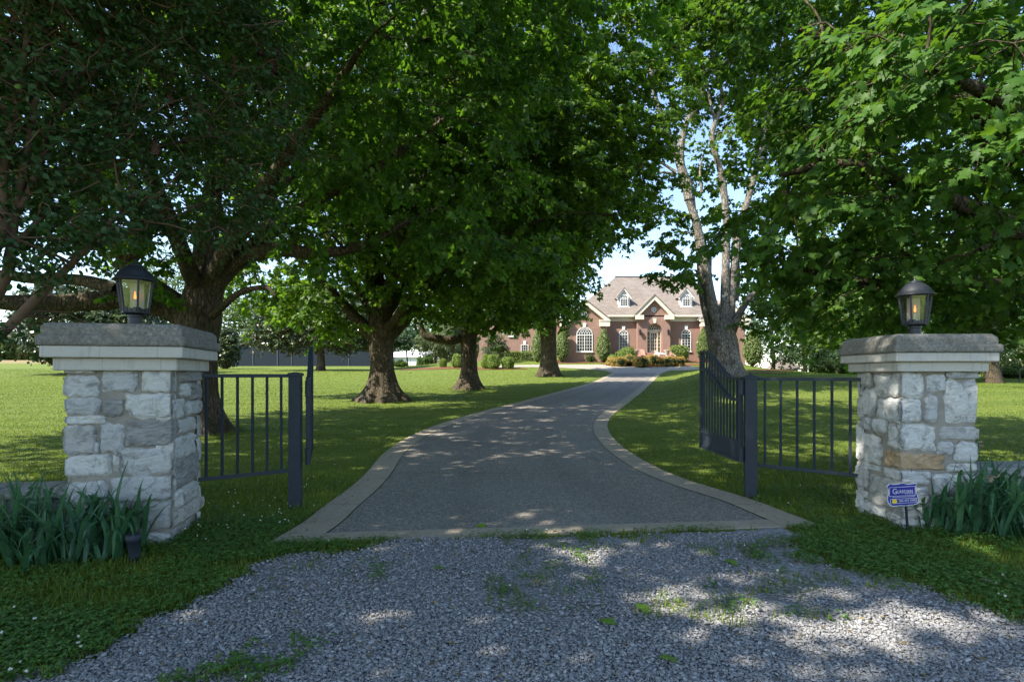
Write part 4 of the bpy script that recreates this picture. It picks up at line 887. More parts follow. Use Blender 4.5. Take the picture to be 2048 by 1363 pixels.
RF = norm([(345, 490, 222, 392, ''), (502, 622, 232, 352, ''), (628, 812, 214, 264, ''), (612, 810, 268, 568, ''), (488, 572, 372, 555, ''), (345, 466, 400, 562, ''), (345, 566, 572, 752, ''), (578, 812, 585, 678, ''), (345, 620, 768, 880, 't'), (570, 672, 690, 782, ''), (676, 806, 690, 828, ''), (625, 808, 836, 892, ''), (345, 526, 888, 980, ''), (540, 806, 908, 1050, ''), (345, 525, 990, 1120, ''), (530, 806, 1060, 1180, ''), (345, 500, 1130, 1210, ''), (510, 806, 1190, 1290, ''), (345, 500, 1218, 1290, '')], 345, 812, 212, 1290)
RI = norm([(72, 150, 216, 320, ''), (165, 350, 228, 390, ''), (64, 180, 340, 540, ''), (195, 350, 398, 560, ''), (58, 140, 548, 648, ''), (160, 256, 552, 650, ''), (265, 350, 572, 745, ''), (45, 222, 665, 895, ''), (232, 350, 765, 880, 't'), (60, 225, 898, 935, ''), (45, 125, 910, 1100, ''), (235, 350, 890, 955, ''), (126, 350, 962, 1180, ''), (35, 115, 1112, 1160, ''), (35, 250, 1170, 1260, ''), (260, 350, 1190, 1290, '')], 40, 350, 212, 1290)
# pixel heights along the nearest corner -> metres
def hz_(py, Y): return EYE-(py-HZ)/FPX*Y
cY = G(341, 1086)[1]; cL = G(341, 1086); cX = cL
wl = .80
LP = pillar('white limestone rubble gate pillar left of the drive, with irises at its foot', cL, wl, R(13), hz_(737, cY), {'front': LF, 'inner': LI},
            {'half': (wl/2+.075, wl/2+.14, wl/2+.165, wl/2+.135), 'z': (hz_(741, cY), hz_(716, cY-.05), hz_(693, cY-.1), hz_(672, cY-.1), hz_(648, cY-.1))}, 1, 5, 'stone pillars of the gateway')
cR = G(1803, 1059); cY = cR[1]; wr = .70
RP = pillar('white limestone rubble gate pillar right of the drive, with a rusty block and a blue sign before it', cR, wr, R(-1.5), hz_(742, cY), {'front': RF, 'inner': RI},
            {'half': (wr/2+.075, wr/2+.13, wr/2+.155, wr/2+.125), 'z': (hz_(743, cY), hz_(723, cY-.05), hz_(705, cY-.1), hz_(688, cY-.1), hz_(667, cY-.1))}, -1, 9, 'stone pillars of the gateway')

# ------------------------------------------------------------------ lanterns
def lantern(label, loc, h, rz, group):
    root = thing('gas_lantern', label, 'lantern', loc, rz, group); k = h/.62
    N = 6; r0, r1 = .113*k, .152*k; zb, zt = .14*k, .445*k
    m = MB(); m.lathe([(.085*k, 0), (.085*k, .012*k), (.06*k, .02*k), (.055*k, .09*k), (.06*k, .095*k), (.06*k, .10*k), (.06*k, .11*k), (.10*k, .125*k)], 20); m.build('base', MT['black'], root, bevel=0)
    m = MB(); m.lathe([(r0*.9, .122*k), (r0*1.05, .130*k), (r0*1.05, .152*k), (r0*.96, .152*k)], N)
    m.lathe([(r1*1.0, zt-.018*k), (r1*1.06, zt-.018*k), (r1*1.08, zt+.004*k), (r1*.9, zt+.004*k)], N)
    for i in range(N):
        a = 2*math.pi*i/N; d = np.array([math.cos(a), math.sin(a), 0]); m.bar(d*r0+(0, 0, zb), d*r1+np.array([0, 0, zt]), .017*k, .017*k, d)
        b = 2*math.pi*(i+1)/N; e = np.array([math.cos(b), math.sin(b), 0])       # scalloped lower edge
        for t in (.18, .5, .82): q = d*(1-t)+e*t; q = q/1.0*r0*1.005; m.box(q[0]-.012*k, q[0]+.012*k, q[1]-.012*k, q[1]+.012*k, .14*k, (.168 if t == .5 else .178)*k)
    m.build('cage', MT['black'], root)
    m = MB()
    for i in range(N):
        a, b = 2*math.pi*i/N, 2*math.pi*(i+1)/N; p = lambda t, r, z: (math.cos(t)*r, math.sin(t)*r, z)
        m.add([p(a, r0*.97, zb), p(b, r0*.97, zb), p(b, r1*.97, zt-.01*k), p(a, r1*.97, zt-.01*k)], [(0, 1, 2, 3)])
    m.build('glass', MT['glass'], root)
    m = MB(); m.smooth = True
    m.lathe([(r1*1.0, zt), (r1*1.2, zt-.012*k), (r1*1.21, zt-.002*k), (r1*1.06, zt+.012*k), (r1*.97, zt+.045*k), (r1*.80, zt+.082*k), (r1*.58, zt+.112*k), (r1*.42, zt+.128*k), (.05*k, zt+.134*k)], 24)
    m.build('roof', MT['black'], root)
    m = MB(); m.smooth = True
    m.lathe([(.062*k, zt+.128*k), (.066*k, zt+.136*k), (.052*k, zt+.144*k), (.026*k, zt+.152*k), (.016*k, zt+.158*k), (.018*k, zt+.164*k), (.009*k, zt+.168*k), (.006*k, zt+.195*k), (.002*k, zt+.205*k)], 16); m.build('finial', MT['black'], root)
    m = MB(); m.lathe([(.012*k, .15*k), (.012*k, .25*k), (.02*k, .262*k)], 12); m.box(-.06*k, .06*k, .05*k, .055*k, .15*k, .42*k); m.build('burner', MT['burner'], root)
    m = MB(); m.smooth = True; m.lathe([(.006*k, .262*k), (.011*k, .275*k), (.010*k, .292*k), (.006*k, .315*k), (.0035*k, .332*k), (.001*k, .34*k)], 10); m.build('flame', MT['flame'], root)
    return root
lx = P(270, 640, LP[1][1]-.12)
lantern('black six-sided lantern with a gas flame on the left pillar cap', (lx[0], lx[1], LP[3]), .605, R(14), 'lanterns on the pillar caps')
rx = P(1830, 640, RP[1][1]); lantern('black six-sided lantern with a gas flame on the right pillar cap', (rx[0], rx[1], RP[3]), .60, R(-20), 'lanterns on the pillar caps')

# ------------------------------------------------------------------ iron fence panels, posts and gates
def fence(label, p0, p1, zt, zb, nb, flip=False):
    """p0 by the pillar, p1 by the post"""
    root = thing('fence_panel', label, 'fence', (*p0, Z(*p0)), 0, 'iron fence panels of the gateway'); o = np.array([*p0, Z(*p0)])
    a = lambda q, z: np.array([q[0], q[1], z])-o; p0, p1 = np.array(p0), np.array(p1)
    MB().bar(a(p0, zt), a(p1, zt), .038, .038).build('top_rail', MT['iron'], root, bevel=.004)
    MB().bar(a(p0, zb), a(p1, zb), .038, .038).build('bottom_rail', MT['iron'], root, bevel=.004)
    for i in range(nb):
        q = p0*(1-(i+.55)/(nb+.1))+p1*(i+.55)/(nb+.1); MB().bar(a(q, zb+.018), a(q, zt-.018), .022, .022, (0, 1, 0)).build('bar', MT['iron'], root)
    d = (p0-p1)/np.linalg.norm(p0-p1); MB().bar(a(p0, zt-.09), a(p0, zt+.018), .03, .012, (*d, 0)).build('bracket', MT['iron'], root)
def post(label, p, zt, w, rz, flat, hinge_dir):
    z = Z(*p); root = thing('gate_post', label, 'post', (*p, z), rz, 'square iron gate posts'); h = zt-z
    MB().box(-w/2, w/2, -w/2, w/2, -.3, h-.03).build('shaft', MT['iron'], root, bevel=.006)
    m = MB(); c = w/2+.012
    m.box(-c, c, -c, c, h-.031, h-.008)
    if flat: m.lathe([(c*1.35, h-.009), (c*1.2, h+.005), (.01, h+.012)], 4, rot=math.pi/4)
    else: m.add([(-c, -c, h-.008), (c, -c, h-.008), (c, c, h-.008), (-c, c, h-.008), (0, 0, h+.035)], [(0, 1, 4), (1, 2, 4), (2, 3, 4), (3, 0, 4)])
    m.build('post_cap', MT['iron'], root)
    return root
def gate(label, p0, p1, zlow, zr, zh0, zh1, nb, hd):
    """p0 hinge side, p1 free end"""
    o = np.array([*p0, Z(*p0)]); root = thing('gate_leaf', label, 'gate', o, 0, 'iron gate leaves'); p0, p1 = np.array(p0), np.array(p1)
    W = lambda t, z: np.array([*(p0*(1-t)+p1*t), z])-o
    top = lambda t, d=0: zh0+(zh1-zh0)*float(sst(.12, .92, t))-d
    d = np.append((p1-p0)/np.linalg.norm(p1-p0), 0); sd = np.cross(d, (0, 0, 1))
    MB().bar(W(0, zlow-.02), W(0, top(0)+.0), .05, .05, d).build('hinge_stile', MT['iron'], root, bevel=.004)
    MB().bar(W(1, zlow-.02), W(1, top(1)), .05, .05, d).build('free_stile', MT['iron'], root, bevel=.004)
    ts = np.linspace(0, 1, 26)
    def rail(nm, f, w=.05, h=.034):
        m = MB(); V = []; F = []
        for t in ts:
            c = W(t, f(t)); V += [c+sd*w/2*i+np.array([0, 0, h/2*j]) for i, j in ((-1, -1), (1, -1), (1, 1), (-1, 1))]
        for i in range(len(ts)-1):
            for k in range(4): F.append((i*4+k, i*4+(k+1) % 4, i*4+4+(k+1) % 4, i*4+4+k))
        F += [(3, 2, 1, 0), tuple(len(V)-4+k for k in range(4))]; m.add(V, F).build(nm, MT['iron'], root)
    rail('top_rail', lambda t: top(t)); rail('middle_rail', lambda t: top(t, .26), .055, .036)
    rail('kick_rail', lambda t: zr, .05, .036); rail('bottom_rail', lambda t: zlow, .05, .036)
    m = MB(); m.bar(W(.02, (zlow+zr)/2), W(.98, (zlow+zr)/2), .012, zr-zlow-.03); m.build('kick_plate', MT['iron'], root)
    for i in range(nb):
        t = (i+1)/(nb+1); MB().bar(W(t, zr), W(t, top(t)), .02, .02, d).build('bar', MT['iron'], root)
    hd = np.array([*hd, 0.])
    for nm, za, zb in (('hinge', zh0-.2, zh0-.02), ('hinge', zlow-.01, zlow+.17)):
        m = MB(); c = W(0, 0)-np.array([0, 0, W(0, 0)[2]]); m.lathe([(.032, za-o[2]), (.032, zb-o[2])], 14, c=c-d*.03)
        m.bar(c-d*.03+np.array([0, 0, (za+zb)/2-o[2]-.03]), c+hd*.12+np.array([0, 0, (za+zb)/2-o[2]-.03]), .03, .06); m.build(nm, MT['iron'], root)
pl = G(591, 1017)[:2]; pr = G(1501, 995)[:2]
post('square slate-blue gate post left of the drive', pl, hz_(746, pl[1]), 24/FPX*pl[1]*.92, R(6), True, 1)
post('square slate-blue gate post right of the drive, with a pointed cap', pr, hz_(752, pr[1]), 26/FPX*pr[1]*.86, R(-14), False, -1)
a = LP[1]+np.array([math.cos(R(13))*.40, math.sin(R(13))*.40])+np.array([-math.sin(R(13)), math.cos(R(13))])*.34
fence('six-bar iron fence panel between the left pillar and its gate post', a, pl+np.array([-.06, -.04]), hz_(751, pl[1]-.2), hz_(941, pl[1]-.05), 6)
a = RP[1]+np.array([-.35, .31]); fence('six-bar iron fence panel between the right pillar and its gate post', a, pr+np.array([.06, -.03]), hz_(757.5, pr[1]-.2), hz_(931, pr[1]-.1), 6)
h0 = P(1481, 900, pr[1]+.05)[:2]; h1 = P(1403, 900, pr[1]+1.42)[:2]
gate('open iron gate leaf with a curved top, hinged to the right gate post', h0, h1, hz_(920, h0[1]), hz_(884, h0[1]), hz_(757, h0[1]), hz_(704, h1[1]), 12, (.1, -.02))
h0 = P(616, 900, pl[1]+.10)[:2]; h1 = P(623, 900, pl[1]+1.50)[:2]
gate('open iron gate leaf seen edge-on, hinged to the left gate post', h0, h1, hz_(925, h0[1]), hz_(888, h0[1]), hz_(757, h0[1]), hz_(696, h1[1]), 12, (-.12, -.02))

# ------------------------------------------------------------------ low walls, sign, spotlight
def lowwall(label, p0, p1, h, th, seed):
    rg = random.Random(seed); root = thing('stone_wall', label, 'wall', (*p0, Z(*p0)), 0, 'low stone walls beside the pillars')
    p0, p1 = np.array(p0), np.array(p1); L = np.linalg.norm(p1-p0); d = (p1-p0)/L; n = np.array([d[1], -d[0]])
    if n[1] > 0: n = -n
    T = lambda q: (d[0]*q[0]-n[0]*q[1], d[1]*q[0]-n[1]*q[1], q[2])
    m = MB(); m.smooth = True; z = 0
    for row in range(3):
        hh = h*.8/3; x = -rg.uniform(0, .2)
        while x < L:
            w = rg.uniform(.25, .55); rock(m, x, x+w, z, z+hh, 0, .1, rg, T, .02, 5); x += w
        z += hh
    m.build('rubble_stones', MT['darkstone'], root)
    m = MB(); x = 0
    while x < L:
        w = rg.uniform(.5, .9); e = rg.uniform(-.01, .01)
        V = [T((a, b, c)) for c in (h*.8+.004, h+e) for a, b in ((x+.005, -.06+e), (min(L, x+w)-.005, -.05), (min(L, x+w)-.005, th), (x+.005, th))]
        m.add(V, [(3, 2, 1, 0), (4, 5, 6, 7), (0, 1, 5, 4), (1, 2, 6, 5), (2, 3, 7, 6), (3, 0, 4, 7)]); x += w
    m.build('coping', MT['darkstone'], root, bevel=.015)
    m = MB(); V = [T((a, b, c)) for c in (-.2, h*.8) for a, b in ((0, .01), (L, .01), (L, th-.02), (0, th-.02))]
    m.add(V, [(3, 2, 1, 0), (4, 5, 6, 7), (0, 1, 5, 4), (1, 2, 6, 5), (2, 3, 7, 6), (3, 0, 4, 7)]).build('mortar_core', MT['mortar'], root)
lowwall('low grey rubble wall behind the left irises', LP[1]+np.array([-.44, .02]), LP[1]+np.array([-5, -.75]), .44, .4, 3)
lowwall('low grey rubble wall behind the right irises', RP[1]+np.array([.38, .12]), RP[1]+np.array([4.5, .35]), .52, .4, 4)

def text_mesh(body, size, font_scale=1.0, spacing=1.0):
    cu = bpy.data.curves.new('lettering', 'FONT'); cu.body = body; cu.size = size; cu.extrude = .0004; cu.space_character = spacing; cu.align_x = 'LEFT'
    ob = bpy.data.objects.new('lettering', cu); COL.objects.link(ob); dg = bpy.context.evaluated_depsgraph_get()
    me = bpy.data.meshes.new_from_object(ob.evaluated_get(dg)); bpy.data.objects.remove(ob); bpy.data.curves.remove(cu)
    return me
def yard_sign():
    b = G(1822, 1073); Y = b[1]; s = Y/FPX
    root = thing('yard_sign', 'small blue shield-shaped security sign on a black stake before the right pillar', 'sign', b)
    MB().bar((0, .03, -.1), (-9*s, .014, 74*s), .022, .012, (1, 0, 0)).build('stake', MT['black'], root)
    c = P(1805, 988, Y)-b
    # zoomed sign pixels (1887 px for 180 px) about the centre (905, 405)
    K = 180/1887*s
    pts = [(568, 240), (625, 180), (700, 192), (780, 190), (840, 178), (880, 158), (900, 172), (920, 155), (960, 175), (1020, 188), (1100, 180), (1165, 170), (1198, 165), (1195, 215), (1190, 290), (1200, 360), (1220, 420), (1242, 500), (1238, 560), (1215, 600), (1150, 625), (1060, 630), (960, 650), (860, 640), (760, 655), (690, 658), (640, 630), (600, 585), (585, 520), (590, 450), (612, 390), (610, 320), (592, 270)]
    pts = [((x-905)*K, -(y-405)*K) for x, y in pts]
    q = MB(); q.prism(pts, .0, .006); q.build('panel', MT['signwhite'], root, c)
    q = MB(); q.prism([(x*.955, z*.945) for x, z in pts], -.0015, .0); q.build('blue_face', MT['signblue'], root, c)
    sk = lambda x: -.048*x+0  # faces drawn slightly rising to the right
    q = MB()
    def fr(x0, x1, y0, y1, w=5):
        z = lambda x, y: (-(y-405)+(x-905)*.055)*K
        for (xa, ya), (xb, yb) in (((x0, y0), (x1, y0)), ((x0, y1), (x1, y1)), ((x0, y0), (x0, y1)), ((x1, y0), (x1, y1))):
            q.bar(((xa-905)*K, -.0022, z(xa, ya)), ((xb-905)*K, -.0022, z(xb, yb)), .001, w*K*1.6, (0, 0, 1) if ya == yb else (1, 0, 0))
    fr(632, 1168, 246, 432); fr(648, 1195, 492, 584)
    for x0, x1, y in ((960, 1135, 390), (690, 1160, 455)): q.bar(((x0-905)*K, -.0021, (-(y-405)+(x0-905)*.055)*K), ((x1-905)*K, -.0021, (-(y-405)+(x1-905)*.055)*K), .0008, 7*K)
    q.build('sign_lines', MT['signwhite'], root, c)
    for body, size, x, y in (('G', 160, 690, 385), ('UARDIAN', 98, 785, 378), ('866-459-1040', 66, 832, 556)):
        me = text_mesh(body, size*K*1.0, spacing=1.0); o = link('lettering', me, MT['signwhite'], root)
        w = max(v.co.x for v in me.vertices); tw = {'G': 95, 'UARDIAN': 330, '866-459-1040': 345}[body]*K
        o.scale = (tw/w, 1, 1); o.rotation_euler = (R(90), R(-3.1), 0); o.location = c+np.array([(x-905)*K, -.0026, (-(y-405)+(x-905)*.055)*K])
    q = MB(); q.smooth = False; V = [((735-905)*K+55*K*math.cos(a)*1, -.0032, -(543-405)*K+50*K*math.sin(a)-8*K) for a in np.linspace(0, 6.283, 20, endpoint=False)]
    q.add(V, [list(range(20))]); q.build('round_badge', MT['signyellow'], root, c)
yard_sign()
def spotlight():
    b = G(268, 1128); root = thing('spotlight', 'black garden spotlight tilted in front of the left pillar', 'spotlight', b)
    m = MB(); m.tube([(0, 0, -.1), (0, 0, .03)], [.012, .012], 8); m.box(-.025, .025, -.02, .02, .0, .045); m.build('mount', MT['black'], root)
    m = MB(); m.smooth = True; ax = unit(np.array([.0, -.12, 1.0])); c = np.array([.008, 0, .04])
    m.tube([c, c+ax*.01, c+ax*.03, c+ax*.15, c+ax*.152, c+ax*.2, c+ax*.2], [.02, .036, .04, .046, .052, .053, .03], 20); m.build('housing', MT['iron'], root)
spotlight()

# ------------------------------------------------------------------ irises
def iris(label, group, c, n, h, seed, spread=.16):
    rg = random.Random(seed); root = thing('iris_plant', label, 'iris', c, rg.uniform(0, 6), group); mb = MB()
    for k in range(n):
        a = rg.uniform(0, 6.28); d = np.array([math.cos(a), math.sin(a), 0]); s = np.array([-d[1], d[0], 0])
        L = h*rg.uniform(.7, 1.35); ln = rg.uniform(.05, 1.15); w = rg.uniform(.013, .025); o = np.array([rg.gauss(0, spread*.5), rg.gauss(0, spread*.35), -.02])
        V = []; m = 7; bend = rg.uniform(.0, 2.2) if rg.random() < .75 else 0; sb = rg.uniform(.3, .75); tw = rg.uniform(-.8, .8)
        for i in range(m+1):
            t = i/m; ang = ln*(.45+.8*t*t)+bend*max(0, t-sb)/(1-sb)
            if i == 0: p = o.copy()
            else: p = p+(d*math.sin(ang)+np.array([0, 0, math.cos(ang)]))*L/m
            ww = w*min(1, (1-t)*2.6+.0)*(1 if t > .1 else .8); sv = s*math.cos(tw*t)+d*math.sin(tw*t); V += [p-sv*ww, p+d*.004, p+sv*ww]
        mb.add(V, [f for i in range(m) for f in ((3*i, 3*i+1, 3*i+4, 3*i+3), (3*i+1, 3*i+2, 3*i+5, 3*i+4))])
    mb.build('leaves', MT['iris'], root); return root, rg
def iris_bloom(root, h, seed, c):
    rg = random.Random(seed); m = MB(); x, y = c
    m.tube([(x, y, 0), (x+.02, y, h*.5), (x+.05, y, h)], [.006, .005, .004], 6); m.build('flower_stem', MT['iris'], root)
    m = MB()
    for k in range(9):
        p = np.array([x+.05+rg.gauss(0, .012), y+rg.gauss(0, .012), h-rg.uniform(0, .07)]); v = np.array([rg.gauss(0, .025), rg.gauss(0, .02), rg.gauss(-.005, .02)]); s = np.array([rg.gauss(0, .012), rg.gauss(0, .012), .012])
        m.add([p, p+v*.6+s, p+v*1.3, p+v*.6-s], [(0, 1, 2, 3)])
    m.build('withered_bloom', MT['irisdry'], root)
LI_L = 'dark green sword-leaved iris clump in the bed before the left pillar'; LI_R = 'dark green sword-leaved iris clump in the bed before the right pillar'
for k, (px, py, h) in enumerate([(-40, 1130, .60), (25, 1122, .62), (70, 1135, .55), (110, 1108, .60), (150, 1122, .58), (190, 1108, .66), (225, 1115, .56), (255, 1100, .58), (60, 1095, .6), (-20, 1090, .62)]):
    r, _ = iris(LI_L, 'irises before the left pillar', G(px, py), 34, h, 40+k)
    if k in (4, 5): iris_bloom(r, .42, k, (.03, -.05))
for k, (px, py, h) in enumerate([(1852, 1056, .55), (1895, 1066, .60), (1940, 1070, .66), (1985, 1074, .66), (2030, 1078, .62), (2070, 1074, .7), (1965, 1046, .66), (2020, 1050, .72), (1910, 1046, .55)]):
    r, _ = iris(LI_R, 'irises before the right pillar', G(px, py), 34, h, 70+k)
    if k in (2, 3, 6): iris_bloom(r, .58 if k != 6 else .85, k, (.0, -.06))
# fallen leaves
rgf = random.Random(8)
for px, py, lab in [(1323, 1311, 'bright green maple leaf lying on the gravel, nearest the camera'), (1277, 1222, 'dark green maple leaf lying on the gravel left of the sunlit streak'), (1205, 1249, 'pale green maple leaf lying flat in the middle of the gravel'),
                    (972, 1053, 'green maple leaf lying on the drive just behind the concrete apron'), (1952, 1160, 'tan dead maple leaf on the grass at the right edge'), (1455, 1130, 'grey-green maple leaf on the gravel below the drive corner'), (2028, 1098, 'yellow-green maple leaf on the grass beside the right irises'), (880, 1137, 'yellowed maple leaf on the grass left of the gravel')]:
    c = G(px, py); W, F = leaf_verts(np.array([[0, -.05, .035]]), np.array([[math.cos(rgf.uniform(0, 6)), math.sin(rgf.uniform(0, 6)), .1]]), np.array([[rgf.gauss(0, .3), -.2, 1.]]), np.array([.11]), LEAF_HI)
    if 700 < px < 1000 and py < 1100: c[2] -= .01
    o = link('fallen_leaf', fastmesh('fallen_leaf', W, F), MT['irisdry'] if 'tan' in lab else MT['fallen'], loc=c); tag(o, lab, 'leaf', 'fallen maple leaves')
# grass (after the pillars are known)
blades('grass', 150000, 2.6, 8.5, lambda x, y: .045+.035*fb2(x, y, 1.1, 4), lambda x, y: .0022+.0003*y, 21, MT['blade'], lambda x, y: np.where(y < 5.7, gden(x, y)*np.where(y < 5.4, .8, 1), 1), label='short green lawn grass growing to the edge of the gravel and the drive')
blades('grass', 330000, 8.5, 62, lambda x, y: .028+.02*fb2(x, y, .8, 4), lambda x, y: .00048*y, 22, MT['blade'], label='mown lawn grass on the rise beside the drive')
def clover(n, seed):
    rg = np.random.default_rng(seed); y = 2.6*(7.4/2.6)**rg.uniform(0, 1, n); x = rg.uniform(-1, 1, n)*.97*y
    p = np.clip((fb2(x, y, 1.2, 6)-.38)*4, 0, 1)*np.where(y > 5.8, .4, 1)*gden(x, y)
    ok = ~blocked(x, y) & (rg.uniform(0, 1, n) < p); x, y = x[ok], y[ok]; n = len(x); h = rg.uniform(.02, .07, n)
    c = np.stack([x, y, zg(x, y)+h], -1); a0 = rg.uniform(0, 6.28, n); Ws = []; Fs = []; o = 0
    for k in range(3):
        a = a0+k*2.094; W, F = leaf_verts(c, np.stack([np.cos(a), np.sin(a), rg.uniform(-.3, .3, n)], -1), np.array([0, 0, 1.])+rg.normal(0, .3, (n, 3)), rg.uniform(.011, .021, n), (np.array([(0, 0, 0), (.5, .6, 0), (.3, 1, -.05), (-.3, 1, -.05), (-.5, .6, 0)]), np.array([(0, 1, 4), (1, 2, 4), (2, 3, 4)])))
        Ws.append(W); Fs.append(F+o); o += len(W)
    tag(link('clover', fastmesh('clover', np.concatenate(Ws), np.concatenate(Fs)), MT['clover']), 'low white clover leaves matting the verge around the pillars', 'clover', kind='stuff')
    # blossoms
    m = 1500; yy = 2.6*(9/2.6)**rg.uniform(0, 1, m); xx_ = rg.uniform(-1, 1, m)*.97*yy
    ok = ~blocked(xx_, yy) & (rg.uniform(0, 1, m) < gden(xx_, yy)*np.clip((fb2(xx_, yy, 1.0, 12)-.46)*4, 0, 1)*np.where(xx_ < 0, 1, .35)); mb = MB()
    for x_, y_ in zip(xx_[ok], yy[ok]):
        z_ = Z(x_, y_)+rg.uniform(.06, .1); r_ = rg.uniform(.006, .0105)
        for k in range(7):
            d = unit(rg.normal(0, 1, 3)); e = np.array([x_, y_, z_])+d*r_*.5
            mb.add([e+np.array(v)*r_*.62 for v in ((1, 0, 0), (0, 1, 0), (-1, 0, 0), (0, -1, 0), (0, 0, 1), (0, 0, -1))], [(0, 1, 4), (1, 2, 4), (2, 3, 4), (3, 0, 4), (1, 0, 5), (2, 1, 5), (3, 2, 5), (0, 3, 5)])
    tag(mb.build('clover_blossoms', MT['clover_fl']), 'scattered white clover blossoms in the verge', 'blossoms', kind='stuff')
clover(110000, 31)
def tufts():                                           # untrimmed grass round the trunks, posts and pillars
    rg = np.random.default_rng(5); pts = []
    for o in bpy.data.objects:
        if o.parent is None and o.name.split('.')[0] in ('maple_tree', 'gate_post', 'gate_pillar'):
            r = {'maple_tree': .95, 'gate_post': .1, 'gate_pillar': .5}[o.name.split('.')[0]]; n = {'maple_tree': 420, 'gate_post': 60, 'gate_pillar': 260}[o.name.split('.')[0]]
            if o.location.y < 0: continue
            a = rg.uniform(0, 6.28, n); d = r*(1+np.abs(rg.normal(0, .16, n))); pts.append(np.stack([o.location.x+np.cos(a)*d, o.location.y+np.sin(a)*d], -1))
    p = np.concatenate(pts); n = len(p); z = zg(p[:, 0], p[:, 1]); a = rg.uniform(0, 6.28, n); h = rg.uniform(.05, .16, n); w = .0022+.0004*p[:, 1]; L = rg.uniform(.1, .9, n)
    dr = np.stack([np.cos(a), np.sin(a), 0*a], -1); sd = np.stack([-np.sin(a), np.cos(a), 0*a], -1); b0 = np.stack([p[:, 0], p[:, 1], z-.02], -1); m0 = b0+dr*(h*L*.35)[:, None]; m0[:, 2] += h*.6; t0 = b0+dr*(h*L)[:, None]; t0[:, 2] += h*(1-.25*L)
    V = np.stack([b0-sd*w[:, None], b0+sd*w[:, None], m0-sd*w[:, None]*.7, m0+sd*w[:, None]*.7, t0], 1); F = np.array([(0, 1, 3), (0, 3, 2), (2, 3, 4)])[None]+5*np.arange(n)[:, None, None]
    tag(link('grass', fastmesh('grass', V.reshape(-1, 3), F.reshape(-1, 3)), MT['blade']), 'longer grass left standing round the trunks, posts and pillars', 'grass', kind='stuff')
tufts()
def litter():                                          # bits of leaf, seed and twig blown along the drive edges and over the gravel
    rg = np.random.default_rng(6); P2 = []
    for e, s in ((L0, 1), (R0, -1)):
        i = rg.integers(0, 120, 420); q = e[i]+np.stack([s*np.abs(rg.normal(0, .16, 420)), rg.normal(0, .1, 420)], -1); P2.append(q)
    q = np.stack([rg.uniform(-2.2, 3, 500), rg.uniform(2.7, 5, 500)], -1); P2.append(q[gdist(q[:, 0], q[:, 1]) > 0])
    q = np.stack([rg.uniform(-2, 3, 260), rg.uniform(5.3, 14, 260)], -1); P2.append(q[inpoly(q[:, 0], q[:, 1], DRIVE)])
    p = np.concatenate(P2); n = len(p); a = rg.uniform(0, 6.28, n); z = zg(p[:, 0], p[:, 1])+np.where(inpoly(p[:, 0], p[:, 1], DRIVE), .020, .03)
    W, F = leaf_verts(np.stack([p[:, 0], p[:, 1], z], -1), np.stack([np.cos(a), np.sin(a), rg.normal(0, .1, n)], -1), np.array([0, 0, 1.])+rg.normal(0, .25, (n, 3)), rg.uniform(.008, .034, n)*(1+.03*p[:, 1]), LEAF_OV)
    tag(link('leaf_litter', fastmesh('leaf_litter', W, F), MT['litter']), 'small dry bits of leaf and seed scattered on the drive and gravel', 'leaf litter', kind='stuff')
litter()
